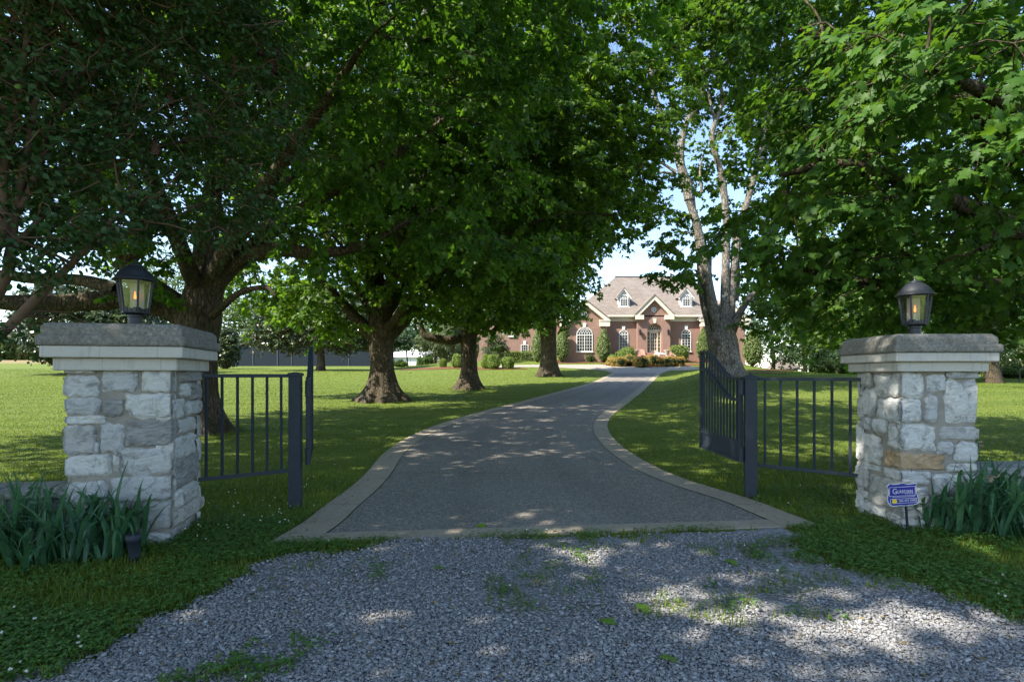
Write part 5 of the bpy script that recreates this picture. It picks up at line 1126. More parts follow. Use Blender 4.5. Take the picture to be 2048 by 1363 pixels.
# ------------------------------------------------------------------ the house
HY = 62.0
def hx(px, Y=HY): return (px-1024)*Y/FPX
def hz(py, Y=HY): return EYE-(py-HZ)*Y/FPX
HO = np.array([hx(1308), HY, 0.0])
HOUSE = thing('brick_house', 'red brick house with a steep brown hip roof at the end of the drive', 'house', (HO[0], HO[1], 0))
def HB(mb, name, m, parent=None, bevel=0):
    mb.v = [(x-HO[0], y-HO[1], z) for x, y, z in mb.v]; return mb.build(name, m, parent or HOUSE, bevel=bevel)
def arch_window(x0, x1, zb, zt, yf, cols, rows, arch=True, parent=None, double=False, keyst=True, tr=.075, name='window'):
    """window with trim proud of the wall at y=yf; arch fills a half circle above the spring line"""
    r = (x1-x0)/2; zs = zt-r if arch else zt; cx = (x0+x1)/2
    def out(k):  # outline of the opening grown by k
        p = [(x0-k, zb-k*.3), (x1+k, zb-k*.3)]
        if arch: p += [(cx+(r+k)*math.cos(a), zs+(r+k)*math.sin(a)) for a in np.linspace(0, math.pi, 21)]
        else: p += [(x1+k, zs+k), (x0-k, zs+k)]
        return p
    f = MB(); n = len(out(0)); a, b = out(tr), out(0)
    V = [(x, yf-.07, z) for x, z in a]+[(x, yf-.07, z) for x, z in b]+[(x, yf+.02, z) for x, z in a]+[(x, yf-.02, z) for x, z in b]
    F = []
    for i in range(n): j = (i+1) % n; F += [(i, j, n+j, n+i), (i, 2*n+i, 2*n+j, j), (n+i, n+j, 3*n+j, 3*n+i)]
    f.add(V, F); y = yf-.045; w = .03
    for i in range(1, cols): x = x0+(x1-x0)*i/cols; f.box(x-w/2*(2.2 if double and i == cols//2 else 1), x+w/2*(2.2 if double and i == cols//2 else 1), y-.02, y+.02, zb, zs)
    for i in range(1, rows): z = zb+(zs-zb)*i/rows; f.box(x0, x1, y-.018, y+.018, z-w/2, z+w/2)
    if arch:
        f.box(x0, x1, y-.025, y+.025, zs-.05, zs+.05); nn = cols
        for i in range(1, nn):                         # interlaced tracery
            for sg in (-1, 1):
                xc = x0+(x1-x0)*i/nn+sg*r*1.0; R_ = r*1.0; pts = []
                for t in np.linspace(0, 1.35, 9):
                    px, pz = xc-sg*R_*math.cos(t), zs+R_*math.sin(t)
                    if (px-cx)**2+(pz-zs)**2 <= r*r*1.02: pts.append((px, y, pz))
                for p, q in zip(pts, pts[1:]): f.bar(p, q, .04, .035, (0, 1, 0))
    if keyst: f.add([(cx-.12, yf-.09, zt+.06), (cx+.12, yf-.09, zt+.06), (cx+.19, yf-.09, zt+.5), (cx-.19, yf-.09, zt+.5), (cx-.12, yf+.02, zt+.06), (cx+.12, yf+.02, zt+.06), (cx+.19, yf+.02, zt+.5), (cx-.19, yf+.02, zt+.5)], [(0, 1, 2, 3), (0, 4, 5, 1), (1, 5, 6, 2), (2, 6, 7, 3), (3, 7, 4, 0)])
    f.box(x0-tr-.06, x1+tr+.06, yf-.12, yf+.02, zb-.16, zb-.03)
    o = HB(f, name, MT['white'], parent)
    p = MB(); q = out(0); p.add([(x, yf-.02, z) for x, z in q], [list(range(n))]); HB(p, 'pane', MT['pane'], o)
    return o
def build_house():
    zg0 = hz(722); zw = zg0-.8; ze = hz(640); zr = hz(633)
    xl, xr = hx(1143), hx(1473)
    # main block (front wall left and right of the porch bay)
    m = MB(); m.box(xl+.3, xr-.3, HY, HY+13.5, zw, ze+.2); HB(m, 'wall', MT['brick'])
    # frieze and gutter
    m = MB(); m.box(xl, xr, HY-.10, HY+.2, hz(642.5), hz(633.5)); HB(m, 'frieze', MT['trim'])
    m = MB(); m.box(xl-.2, xr+.2, HY-.55, HY-.11, hz(634.5), hz(631)); HB(m, 'gutter', MT['trim'], bevel=.03)
    # main hip roof
    e = .55; zr0 = hz(631.5); ya, yb = HY-e, HY+13.5+e; ym = (ya+yb)/2; zt = EYE+(HZ-553.5)/FPX*ym
    xa, xb = hx(1231.5, ym), hx(1384, ym)-1.6
    A = [(xl-.4, ya, zr0), (xr+.4, ya, zr0), (xr+.4, yb, zr0), (xl-.4, yb, zr0), (xa, ym, zt), (xb, ym, zt)]
    m = MB(); m.add(A, [(0, 1, 5, 4), (1, 2, 5), (2, 3, 4, 5), (3, 0, 4), (3, 2, 1, 0)]); roof = HB(m, 'roof', MT['roof'])
    m = MB(); m.bar((xa-.1, ym, zt+.03), (xb+.1, ym, zt+.03), .3, .08); HB(m, 'ridge_cap', MT['roof'], roof)
    slope = (zt-zr0)/(ym-ya)
    roofz = lambda y: zr0+slope*(y-ya)
    # gabled bays
    def gable(x0, x1, yf, apex_z, eave_z, depth, ov, nm, rake=.42, ret=True):
        cx = (x0+x1)/2; s = (apex_z-eave_z)/((x1-x0)/2+ov)
        m = MB(); top = apex_z-.1; half = (x1-x0)/2
        m.prism([(x0, zw), (x1, zw), (x1, apex_z-s*half-.1), (cx, top), (x0, apex_z-s*half-.1)], yf, yf+depth); w = HB(m, 'wall', MT['brick'])
        k = ov; m = MB(); y0 = yf-.45; th = .14
        for sg in (-1, 1):
            xe = cx+sg*(half+k)
            V = [(cx, y0, apex_z), (xe, y0, eave_z), (xe, y0, eave_z+th), (cx, y0, apex_z+th), (cx, yf+depth, apex_z), (xe, yf+depth, eave_z), (xe, yf+depth, eave_z+th), (cx, yf+depth, apex_z+th)]
            m.add(V, [(0, 1, 2, 3), (4, 7, 6, 5), (0, 4, 5, 1), (1, 5, 6, 2), (2, 6, 7, 3)])
        HB(m, 'gable_roof', MT['roof'])
        m = MB()                                        # raking cornice and returns
        for sg in (-1, 1):
            xe = cx+sg*(half+k-.01); d = rake*1.1
            V = [(cx, y0+.06, apex_z-.01), (xe, y0+.06, eave_z-.01), (xe, y0+.06, eave_z-d), (cx, y0+.06, apex_z-d)]
            V += [(x, yf+.05, z) for x, _, z in V]; m.add(V, [(0, 1, 2, 3), (4, 7, 6, 5), (0, 4, 5, 1), (1, 5, 6, 2), (2, 6, 7, 3)])
            if ret:
                xa_, xb_ = sorted((xe, cx+sg*(half-.62))); m.box(xa_, xb_, y0+.03, yf+.04, eave_z-.74, eave_z-.16)
                m.box(min(xa_, xb_)-.05, max(xa_, xb_)+.05, y0-.02, yf+.03, eave_z-.18, eave_z-.05)
        HB(m, 'cornice', MT['trim'])
        return w
    yb_ = HY-.55                                        # porch bay
    bx0, bx1 = hx(1275, yb_), hx(1340.5, yb_)
    ex0, ex1 = hx(1294.5, yb_), hx(1324.5, yb_); ecx = (ex0+ex1)/2; er = (ex1-ex0)/2
    zs = hz(661.5, yb_); za = zs+er; zd = hz(704.5, yb_)
    apex, eav = hz(591, yb_), hz(630, yb_)
    # front of the bay with an arched opening
    half = (bx1-bx0)/2; s_ = (apex-eav)/(half+.35); cx = (bx0+bx1)/2
    arc = [(ecx+er*math.cos(a), zs+er*math.sin(a)) for a in np.linspace(0, math.pi, 17)]
    m = MB(); out = [(bx1, zw), (bx1, apex-s_*half-.1), (cx, apex-.1), (bx0, apex-s_*half-.1), (bx0, zw), (ex0, zw), (ex0, zs)]+arc[::-1][1:-1]+[(ex1, zs), (ex1, zw)]
    m.prism(out, yb_, yb_+.42); m.box(ex0-.01, ex1+.01, yb_+.003, yb_+.9, zw, zd)
    m.box(bx0+.01, ex0, yb_+.42, HY+.4, zw, za+.6); m.box(ex1, bx1-.01, yb_+.42, HY+.4, zw, za+.6); HB(m, 'porch_wall', MT['brick'])
    m = MB(); y0 = yb_-.45; k = .35
    for sg in (-1, 1):
        xe = cx+sg*(half+k); V = [(cx, y0, apex), (xe, y0, eav), (xe, y0, eav+.14), (cx, y0, apex+.14)]; V += [(x, HY+5.5, z) for x, _, z in V]
        m.add(V, [(0, 1, 2, 3), (4, 7, 6, 5), (0, 4, 5, 1), (1, 5, 6, 2), (2, 6, 7, 3)])
    HB(m, 'gable_roof', MT['roof'])
    m = MB()
    for sg in (-1, 1):
        xe = cx+sg*(half+k-.01); d = .5
        V = [(cx, y0+.06, apex-.01), (xe, y0+.06, eav-.01), (xe, y0+.06, eav-d), (cx, y0+.06, apex-d)]; V += [(x, yb_+.05, z) for x, _, z in V]
        m.add(V, [(0, 1, 2, 3), (4, 7, 6, 5), (0, 4, 5, 1), (1, 5, 6, 2), (2, 6, 7, 3)])
        xa_, xb_ = sorted((xe, cx+sg*(half-.62))); m.box(xa_, xb_, y0+.03, yb_+.04, eav-.50, eav-.02)
    HB(m, 'cornice', MT['trim'])
    # round window of the bay
    def oculus(x, z, r, yf):
        m = MB(); n = 20; V = [(x+q*math.cos(a), yf-d, z+q*math.sin(a)) for q, d in ((r*1.35, .06), (r, .06), (r, .0), (r*1.35, 0)) for a in np.linspace(0, 2*math.pi, n, endpoint=False)]
        m.add(V, [(j*n+i, j*n+(i+1) % n, (j+1)*n+(i+1) % n, (j+1)*n+i) for j in range(2) for i in range(n)]+[(i, (i+1) % n, 3*n+(i+1) % n, 3*n+i) for i in range(n)])
        m.box(x-.03, x+.03, yf-.05, yf-.01, z-r, z+r); m.box(x-r, x+r, yf-.048, yf-.012, z-.03, z+.03); o = HB(m, 'round_window', MT['white'])
        m = MB(); m.add([(x+r*math.cos(a), yf-.015, z+r*math.sin(a)) for a in np.linspace(0, 2*math.pi, n, endpoint=False)], [list(range(n))]); HB(m, 'pane', MT['pane'], o)
    oculus(hx(1307.5, yb_), hz(619, yb_), .2, yb_)
    # entrance door in the recess
    yd = HY-.08
    m = MB(); d0, d1 = ex0+.04, ex1-.04; w = d1-d0; t = .07
    for f0, f1 in ((0, .05), (.20, .27), (.73, .80), (.95, 1)): m.box(d0+w*f0, d0+w*f1, yd-.06, yd+.05, zd, zs)
    m.box(d0, d1, yd-.09, yd+.06, zs-.06, zs+.16); m.box(d0+w*.27, d0+w*.73, yd-.04, yd+.04, zd, zd+.26); m.box(d0+w*.27, d0+w*.73, yd-.04, yd+.04, zs-.2, zs-.061)
    for f0, f1, c in ((.30, .70, 3), (.05, .20, 1), (.80, .95, 1)):
        for i in range(1, c): x = d0+w*(f0+(f1-f0)*i/c); m.box(x-.025, x+.025, yd-.03, yd+.02, zd+.26, zs-.2)
        for i in range(1, 5): z = zd+.26+(zs-.46-zd)*i/5; m.box(d0+w*f0, d0+w*f1, yd-.028, yd+.022, z-.025, z+.025)
    m.box(d0+w*.27, d0+w*.31, yd-.035, yd+.035, zd+.26, zs-.2); m.box(d0+w*.69, d0+w*.73, yd-.035, yd+.035, zd+.26, zs-.2)
    dr = HB(m, 'front_door', MT['door'])
    m = MB(); m.box(d0, d1, yd+.061, yd+.07, zd, zs); HB(m, 'pane', MT['pane'], dr)
    m = MB(); r = er-.05
    for i in range(1, 6):
        for sg in (-1, 1):
            xc = d0+w*i/6+sg*r; pts = [(xc-sg*r*math.cos(t), yd, zs+.12+r*math.sin(t)) for t in np.linspace(0, 1.4, 10)]; pts = [p for p in pts if (p[0]-ecx)**2+(p[2]-zs)**2 < r*r]
            for p, q in zip(pts, pts[1:]): m.bar(p, q, .05, .05, (0, 1, 0))
    pts = [(ecx+(r+.01)*math.cos(a), yd, zs+(r+.01)*math.sin(a)) for a in np.linspace(0, math.pi, 19)]
    for p, q in zip(pts, pts[1:]): m.bar(p, q, .1, .09, (0, 1, 0))
    fl = HB(m, 'fanlight', MT['door']); m = MB(); m.add([(ecx+r*math.cos(a), yd+.06, zs+.1+r*math.sin(a)) for a in np.linspace(0, math.pi, 19)], [list(range(19))]); HB(m, 'pane', MT['pane'], fl)
    m = MB(); cx_ = ecx; m.add([(cx_-.13, yb_-.05, za+.04), (cx_+.13, yb_-.05, za+.04), (cx_+.2, yb_-.05, za+.56), (cx_-.2, yb_-.05, za+.56), (cx_-.13, yb_+.02, za+.04), (cx_+.13, yb_+.02, za+.04), (cx_+.2, yb_+.02, za+.56), (cx_-.2, yb_+.02, za+.56)], [(0, 1, 2, 3), (0, 4, 5, 1), (1, 5, 6, 2), (2, 6, 7, 3), (3, 7, 4, 0)]); HB(m, 'keystone', MT['trim'])
    # brick steps with cheek walls
    m = MB()
    for i in range(5): m.box(ex0-.55, ex1+.55, yb_-.45-.36*i, yb_-.10-.36*i if i else yb_-.004, zw+.3, zd-.02-.17*i)
    HB(m, 'front_steps', MT['brickstep'])
    for sg, xx in ((-1, ex0-.55), (1, ex1+.55)):
        m = MB(); y1, y2 = yb_-.01, yb_-2.3; a0, a1 = (xx-.42, xx-.01) if sg < 0 else (xx+.01, xx+.42)
        V = [(a0, y1, zw), (a1, y1, zw), (a1, y2, zw), (a0, y2, zw), (a0, y1, zd+.35), (a1, y1, zd+.35), (a1, y1-.7, zd+.3), (a0, y1-.7, zd+.3), (a1, y2, zd-.75), (a0, y2, zd-.75)]
        m.add(V, [(0, 1, 5, 4), (4, 5, 6, 7), (7, 6, 8, 9), (9, 8, 2, 3), (1, 2, 8, 6, 5), (0, 4, 7, 9, 3)]); HB(m, 'step_wall', MT['brickstep'])
    # windows beside the porch
    arch_window(hx(1239), hx(1255), hz(698), hz(660.5), HY, 3, 5); arch_window(hx(1364), hx(1380.5), hz(701), hz(659.5), HY, 3, 6)
    # gabled wings
    yw = HY-1.3; c0 = hx(1169, yw); hw = hx(1216, yw)-c0
    for sgn, pc in ((-1, 1169), (1, 1449)):
        c = hx(pc, yw); gable(c-hw+.3, c+hw-.3, yw, hz(600, yw), hz(639, yw), 7.5, .45, '')
        arch_window(c-.80, c+.80, hz(701.5, yw), hz(655, yw), yw, 6, 5, True, double=True); oculus(c, hz(629, yw), .24, yw)
    # downspouts
    for px in (1217, 1402):
        m = MB(); x = hx(px); sg = 1 if px < 1300 else -1; m.tube(spline([(x, HY-.35, hz(640)), (x, HY-.35, hz(646)), (x-sg*.2, HY-.2, hz(650)), (x-sg*.3, HY-.12, hz(655)), (x-sg*.3, HY-.12, zg0)], 4), [.07]*17, 8); HB(m, 'downspout', MT['trim'])
    # wall lamps by the door
    for px in (1279.5, 1336):
        m = MB(); x, z = hx(px, yb_), hz(664, yb_); m.lathe([(.03, -.35), (.10, -.25), (.14, .15), (.17, .17), (.02, .36)], 6, c=(x, yb_-.2, z)); m.box(x-.03, x+.03, yb_-.15, yb_+.01, z-.2, z-.12); HB(m, 'wall_lamp', MT['black'])
    # dormers
    for p0, p1 in ((1237.3, 1258.7), (1361.3, 1384)):
        d = 1.55; yd_ = ya+d+.15; yd_ = next(q for q in np.arange(HY, HY+6, .02) if hz(613.5, q) <= roofz(q)); x0, x1 = hx(p0, yd_), hx(p1, yd_); zb = hz(613.5, yd_); ev = hz(590, yd_); ap = hz(576, yd_); c = (x0+x1)/2; hwid = (x1-x0)/2; back = yd_+(ap-zb)/slope+.4
        m = MB(); m.prism([(x0, zb-.3), (x1, zb-.3), (x1, ev), (c, ap-.12), (x0, ev)], yd_, back); dm = HB(m, 'dormer', MT['siding'])
        m = MB(); s2 = (ap-ev)/hwid
        for sg in (-1, 1):
            xe = c+sg*(hwid+.22); zz = ap-s2*(hwid+.22)
            V = [(c, yd_-.2, ap), (xe, yd_-.2, zz), (xe, yd_-.2, zz+.1), (c, yd_-.2, ap+.1)]; V += [(x, back+.3, z) for x, _, z in V]; m.add(V, [(0, 1, 2, 3), (4, 7, 6, 5), (0, 4, 5, 1), (1, 5, 6, 2), (2, 6, 7, 3)])
        HB(m, 'dormer_roof', MT['roof'], dm)
        for sg in (-1, 1):
            m = MB(); xe = c+sg*(hwid+.21); zz = ap-s2*(hwid+.21); V = [(c, yd_-.16, ap-.01), (xe, yd_-.16, zz-.01), (xe, yd_-.16, zz-.2), (c, yd_-.16, ap-.2)]; V += [(x, yd_+.03, z) for x, _, z in V]; m.add(V, [(0, 1, 2, 3), (4, 7, 6, 5), (0, 4, 5, 1), (1, 5, 6, 2), (2, 6, 7, 3)]); HB(m, 'dormer_bargeboard', MT['white'], dm)
        m = MB(); m.box(x0-.05, x1+.05, yd_-.1, yd_+.03, zb-.12, zb+.02); HB(m, 'dormer_sill', MT['white'], dm)
        w = arch_window(c-.37, c+.37, hz(611, yd_), hz(590, yd_), yd_, 3, 4, True, dm, keyst=False, tr=.06)
    # two-storey side wing at the left
    yl_ = HY+4; x0, x1 = hx(952, yl_), hx(1120, yl_)
    m = MB(); m.box(x0, x1, yl_, yl_+10, zw-.6, hz(617, yl_)); HB(m, 'wall', MT['brick'])
    m = MB(); zt2 = hz(575, yl_+5); A = [(x0-.5, yl_-.5, hz(617, yl_)), (x1+.5, yl_-.5, hz(617, yl_)), (x1+.5, yl_+10.5, hz(617, yl_)), (x0-.5, yl_+10.5, hz(617, yl_)), (x0+4, yl_+5, zt2), (x1-1, yl_+5, zt2)]
    m.add(A, [(0, 1, 5, 4), (1, 2, 5), (2, 3, 4, 5), (3, 0, 4), (3, 2, 1, 0)]); HB(m, 'roof', MT['roof'])
    m = MB(); m.box(x0-.1, x1+.1, yl_-.12, yl_+.05, hz(625, yl_), hz(618, yl_)); HB(m, 'frieze', MT['trim'])
    for a, b, t, u, c in ((1043, 1055.5, 690, 708, 3), (1019, 1031, 645, 671, 3), (1072, 1080, 640, 657, 2)):
        arch_window(hx(a, yl_), hx(b, yl_), hz(u, yl_), hz(t, yl_), yl_, c, 4, False, keyst=True)
build_house()
def urn(label, px, py):
    b = P(px, py, HY-2.6); b[2] = Z(b[0], b[1]); root = thing('garden_urn', label, 'urn', b, 0, 'urns beside the front steps'); top = hz(700, HY-2.6)-b[2]
    m = MB(); m.box(-.26, .26, -.26, .26, -.2, top-.75); m.build('pedestal', MT['urn'], root, bevel=.02)
    m = MB(); m.smooth = True; m.lathe([(.2, top-.749), (.2, top-.68), (.1, top-.6), (.1, top-.5), (.24, top-.36), (.27, top-.12), (.36, top-.03), (.36, top), (.28, top)], 18); m.build('bowl', MT['urn'], root)
urn('grey stone urn left of the front steps', 1272.5, 720); urn('grey stone urn right of the front steps', 1334, 720)
def statue():
    b = P(1319, 716, HY-2.9); b[2] = Z(b[0], b[1]); z = hz(711, HY-2.9)-b[2]; root = thing('garden_statue', 'white stone animal figure lying beside the front steps', 'statue', b)
    m = MB(); m.box(-.6, .6, -.25, .25, -.2, z-.1); m.build('plinth', MT['brickstep'], root)
    m = MB(); m.smooth = True; m.tube(spline([(.75, 0, z+.12), (.45, 0, z+.16), (.1, 0, z+.2), (-.25, 0, z+.2), (-.45, 0, z+.1), (-.55, 0, z-.02)], 4), np.interp(np.linspace(0, 1, 21), [0, .3, .6, .8, .9, 1], [.04, .11, .16, .15, .12, .04]), 12)
    m.tube(spline([(-.1, -.1, z+.1), (-.12, -.16, z), (-.15, -.2, z-.1)], 4), [.08]*9, 8); m.build('figure', MT['white'], root)
statue()
# ------------------------------------------------------------------ clipped shrubs and beds
def base_at(px, py): return G(px, py)
CG = 'clipped holly cones along the house front'
for k, (px, pt, pb, w, Y, lab) in enumerate([(1075, 657, 723, 25, 60.2, 'clipped holly cone half hidden by the trunk of the forked maple, on its left'), (1124, 653, 722, 29, 60.0, 'clipped holly cone just right of the forked maple trunk'),
        (1207, 657, 721, 29, 60.3, 'clipped holly cone between the big arched window and the narrow arched window'), (1406, 656, 720, 26, 60.3, 'clipped holly cone just left of the tall pale-stemmed maple'), (1505, 655, 726, 37, 57, 'large dark clipped holly cone at the right end of the house'), (951, 662, 724, 13, 63.5, 'narrow dark holly cone right of the mid-sized maple')]):
    x = (px-1024)/FPX*Y; z = Z(x, Y); h = EYE-(pt-HZ)/FPX*Y-z; r = w/2/FPX*Y
    shrub('holly_cone', lab, 'shrub', (x, Y, z), r, r, h, MT['holly'], 4200, .105, 200+k, CG, 'cone')
BG = 'rounded clipped bushes of the garden'
for k, (px, py, w, h, lab) in enumerate([(886, 734, 14, 16, 'small round boxwood in the bed left of the mid-sized maple'), (915, 735, 24, 25, 'round boxwood partly behind the mid-sized maple trunk'), (972, 737, 18, 27, 'back one of two touching round boxwoods right of the mid-sized maple'), (986, 737.5, 26, 27, 'front one of two touching round boxwoods right of the mid-sized maple'), (1016, 737, 25, 23, 'round boxwood standing alone left of the forked maple'),
        (1225, 727, 18, 18, 'small round bush left of the two big ones before the narrow window'), (1240, 725, 18, 23, 'middle round bush behind the biggest one before the narrow window'), (1256, 726, 32, 30, 'big clipped round bush left of the front steps'), (1358, 724, 40, 34, 'biggest clipped round bush, right of the front steps')]):
    c = G(px, py); s = c[1]/FPX; shrub('round_bush', lab, 'bush', c, w/2*s, w/2*s, h*s, MT['box'], 3200, .10, 230+k, BG)
GG = 'low golden bushes along the house front'
for k, (px, py, w, h, lab) in enumerate([(1119, 722, 9, 8, 'low golden bush beside the forked maple trunk'), (1136, 722, 13, 11, 'low golden bush left of the big arched window'), (1161.5, 722, 14, 11, 'low golden bush below the big arched window'), (1193, 721.5, 14, 11, 'low golden bush right of the big arched window'), (1487, 728, 13, 11, 'low golden bush right of the pale-stemmed maple')]):
    c = G(px, py); s = c[1]/FPX; shrub('golden_bush', lab, 'bush', c, w/2*s, w/2*s, h*s, MT['gold'], 900, .085, 250+k, GG)
AG = 'rusty flowering bushes of the island bed'
for k, (px, py, w, h, lab) in enumerate([(1226, 731, 26, 15, 'leftmost rusty bush of the island bed'), (1238, 732.5, 32, 18, 'second rusty bush of the island bed, counted from the left'), (1259, 731.5, 36, 21, 'rusty bush of the island bed below the big round bush'), (1284, 734.5, 30, 20, 'rusty bush of the island bed nearest the drive'), (1305, 732, 36, 21, 'rusty bush of the island bed straight below the front door'),
        (1319, 733, 22, 16, 'small rusty bush of the island bed below the white figure'), (1338, 732, 34, 18, 'rusty bush of the island bed below the right urn'), (1358, 732, 24, 18, 'rightmost rusty bush of the island bed')]):
    c = G(px, py); s = c[1]/FPX; shrub('azalea_bush', lab, 'bush', c, w/2*s, w/2*s*.8, h*s, MT['azalea'], 3000, .085, 260+k, AG, lump=.16)
c = P(1020, 724, 63.5); c[2] = Z(c[0], c[1])
shrub('hedge', 'low clipped hedge along the brick side wing', 'hedge', c, 2.3, .5, 1.0, MT['box'], 4500, .10, 280, None, 'hedge')
c = P(1062, 724, 63.2); c[2] = Z(c[0], c[1]); shrub('hedge', 'darker low hedge left of the forked maple', 'hedge', c, 1.1, .5, .95, MT['holly'], 2200, .10, 281, None, 'hedge')
c = P(1180, 722, 60.6); c[2] = Z(c[0], c[1]); shrub('loose_bush', 'loose young bush below the big arched window', 'bush', c, .45, .4, .75, MT['bg1'], 500, .12, 282, None, lump=.3)
c = G(1558, 734); shrub('hedge', 'dark clipped hedge at the right end of the house', 'hedge', c, 1.25, .6, 1.3, MT['holly'], 2600, .10, 283, None, 'hedge')
# ------------------------------------------------------------------ other trees
def simple_tree(name, label, c, h, w, m, seed, group=None, n=70, T=6, L=10, size=.5, bark='bark_pine', trunk_r=None, low=.25, cat='tree', tmpl=LEAF_LO, depth=None, droop=.3, stems=1, flat=1.0, kind_bl=None, gap=None):
    c = np.array(c, float); root = tree_root(name, label, cat, c, group); tr_r = trunk_r or h*.022; rg = np.random.default_rng(seed)
    if stems == 1:
        _, tr = trunk(root, [(0, 0, 0), (.01*h*rg.normal(), 0, h*.2), (.02*h*rg.normal(), 0, h*.58), (.02*h*rg.normal(), 0, h*.75), (0, 0, h*.93)], [tr_r, tr_r*.8, tr_r*.6, tr_r*.35, .03], MT[bark], .5, .35, .05, 18, seed, 4, 5)
    else:
        ps = []
        for k in range(stems):
            a = 6.28*k/stems+rg.uniform(0, 1); d = np.array([math.cos(a), math.sin(a), 0])*w*.22; ps.append(limb([(0, 0, -.1), d*.25+(0, 0, h*.2), d*.7+(0, 0, h*.58), d+(0, 0, h*.75)], tr_r, .02))
        wood(root, 'trunk', ps, MT[bark], 9, .1); tr = ps[0]
    tr = (tr[0]+c, tr[1]); d = depth or w
    if kind_bl is None:
        bl = [(c[0], c[1], c[2]+h*(low+(1-low)*.52), w*.46, d*.46, h*(1-low)*.48)]
        for k in range(5): a = rg.uniform(0, 6.28); bl.append((c[0]+math.cos(a)*w*.28, c[1]+math.sin(a)*d*.28, c[2]+h*rg.uniform(low+.18, .86), w*.26, d*.26, h*.14))
    else: bl = [(c[0]+q[0]*w, c[1]+q[1]*d, c[2]+q[2]*h, q[3]*w, q[3]*d, q[4]*h) for q in kind_bl]
    return make_tree(root, tr, [], bl, n, gap or .5*(w*w*h*(1-low)/n)**(1/3), T, L, size, .85*(w*w*h*(1-low)/n)**(1/3), tmpl, m, MT[bark], seed, None, .55, twigs=False, droop=droop, rough=0, flat=flat, grow=.006*h/8)
# magnolia on the left lawn, and one behind the left pillar
c = G(641, 741); s = c[1]/FPX
simple_tree('magnolia_tree', 'glossy dark magnolia on the left lawn before the grey barn', c, 165*s, 285*s, MT['magnolia'], 301, 'magnolias', 330, 7, 15, .28, 'bark_pine', .42, .13, tmpl=LEAF_OV, depth=9, kind_bl=[(-.22, 0, .56, .27, .32), (.15, 0, .60, .32, .36), (.38, 0, .44, .12, .16), (-.36, -.1, .46, .14, .18), (0, 0, .82, .25, .2)], droop=.1)
c = G(395, 748); s = c[1]/FPX; c[0] = P(180, 700, c[1])[0]; c[2] = Z(c[0], c[1])
simple_tree('magnolia_tree', 'bronze-leaved magnolia behind the left pillar', c, 190*s, 300*s, MT['magnolia'], 302, 'magnolias', 380, 7, 15, .28, 'bark_pine', .4, .05, tmpl=LEAF_OV, depth=8)
c = G(432, 738); c[1] += 2; simple_tree('magnolia_tree', 'dark magnolia standing left of the barn, right of the left pillar', (c[0], c[1], Z(c[0], c[1])), 4.6, 3.0, MT['magnolia'], 303, 'magnolias', 130, 7, 13, .24, 'bark_pine', .2, .02, tmpl=LEAF_OV)
c = P(990, 722, 60); c[2] = Z(c[0], c[1]); simple_tree('magnolia_tree', 'young bronze magnolia between the two-storey wing and the boxwoods', c, 3.3, 2.7, MT['azalea'] if 0 else MT['magnolia'], 304, 'magnolias', 70, 6, 8, .2, 'bark_pine', .05, .15, tmpl=LEAF_OV)
# barn
def barn():
    a = G(418, 733.5); b = G(742, 729); Y0 = 86.; x0, x1 = (412-1024)/FPX*Y0, (748-1024)/FPX*Y0; z0 = Z((x0+x1)/2, Y0)
    root = thing('barn', 'long low grey weathered barn beyond the left lawn', 'barn', ((x0+x1)/2, Y0, z0)); w = (x1-x0)/2
    ze = EYE-(696-HZ)/FPX*Y0-z0+.2; zp = EYE-(684-HZ)/FPX*Y0-z0
    m = MB(); xr = w*2*.28-w; m.prism([(-w, -1.2), (w, -1.2), (w, ze*.93), (w*.1, zp*.97), (xr, zp), (-w*.66, ze), (-w, ze*.52)], 0, 14); m.build('wall', MT['barn'], root)
    m = MB(); P_ = [(-w-.3, ze*.5), (-w*.66, ze+.03), (xr, zp+.04), (w*.1, zp*.97+.04), (w+.3, ze*.92)]
    for (xa, za), (xb, zb) in zip(P_, P_[1:]): m.add([(xa, -.3, za), (xb, -.3, zb), (xb, 14.3, zb), (xa, 14.3, za), (xa, -.3, za+.12), (xb, -.3, zb+.12), (xb, 14.3, zb+.12), (xa, 14.3, za+.12)], [(3, 2, 1, 0), (4, 5, 6, 7), (0, 1, 5, 4), (2, 3, 7, 6), (1, 2, 6, 5), (3, 0, 4, 7)])
    m.build('roof', MT['barnroof'], root)
    m = MB()
    for f in (-.62, -.44, -.15, .02, .35, .7): m.box(w*f-.06, w*f+.06, -.06, -.005, -1, ze*.9)
    m.build('corner_board', MT['barnroof'], root)
barn()
def shed():
    Y0 = 92.; x0, x1 = (770-1024)/FPX*Y0, (850-1024)/FPX*Y0; z0 = Z((x0+x1)/2, Y0); root = thing('metal_shed', 'low white metal-clad shed gleaming between two maple trunks', 'shed', ((x0+x1)/2, Y0, z0)); w = (x1-x0)/2; h = EYE-(702-HZ)/FPX*Y0-z0
    m = MB(); m.box(-w, w, 0, 8, -1.5, h*.62); m.build('wall', MT['tin'], root)
    m = MB(); m.add([(-w-.2, -.3, h*.58), (w+.0, -.3, h*.58), (w+.9, 4, h), (-w-.2, 4, h), (w, 8.3, h*.58), (-w-.2, 8.3, h*.58)], [(0, 1, 2, 3), (3, 2, 4, 5), (1, 4, 2), (0, 3, 5)]); m.build('roof', MT['tin'], root)
    m = MB()
    for k in range(5): m.box(-w+w*.4*k+.2, -w+w*.4*k+.3, -.02, .0, -1, h*.44)
    m.build('seam', MT['urn'], root)
shed()
TG = 'trees of the far background'
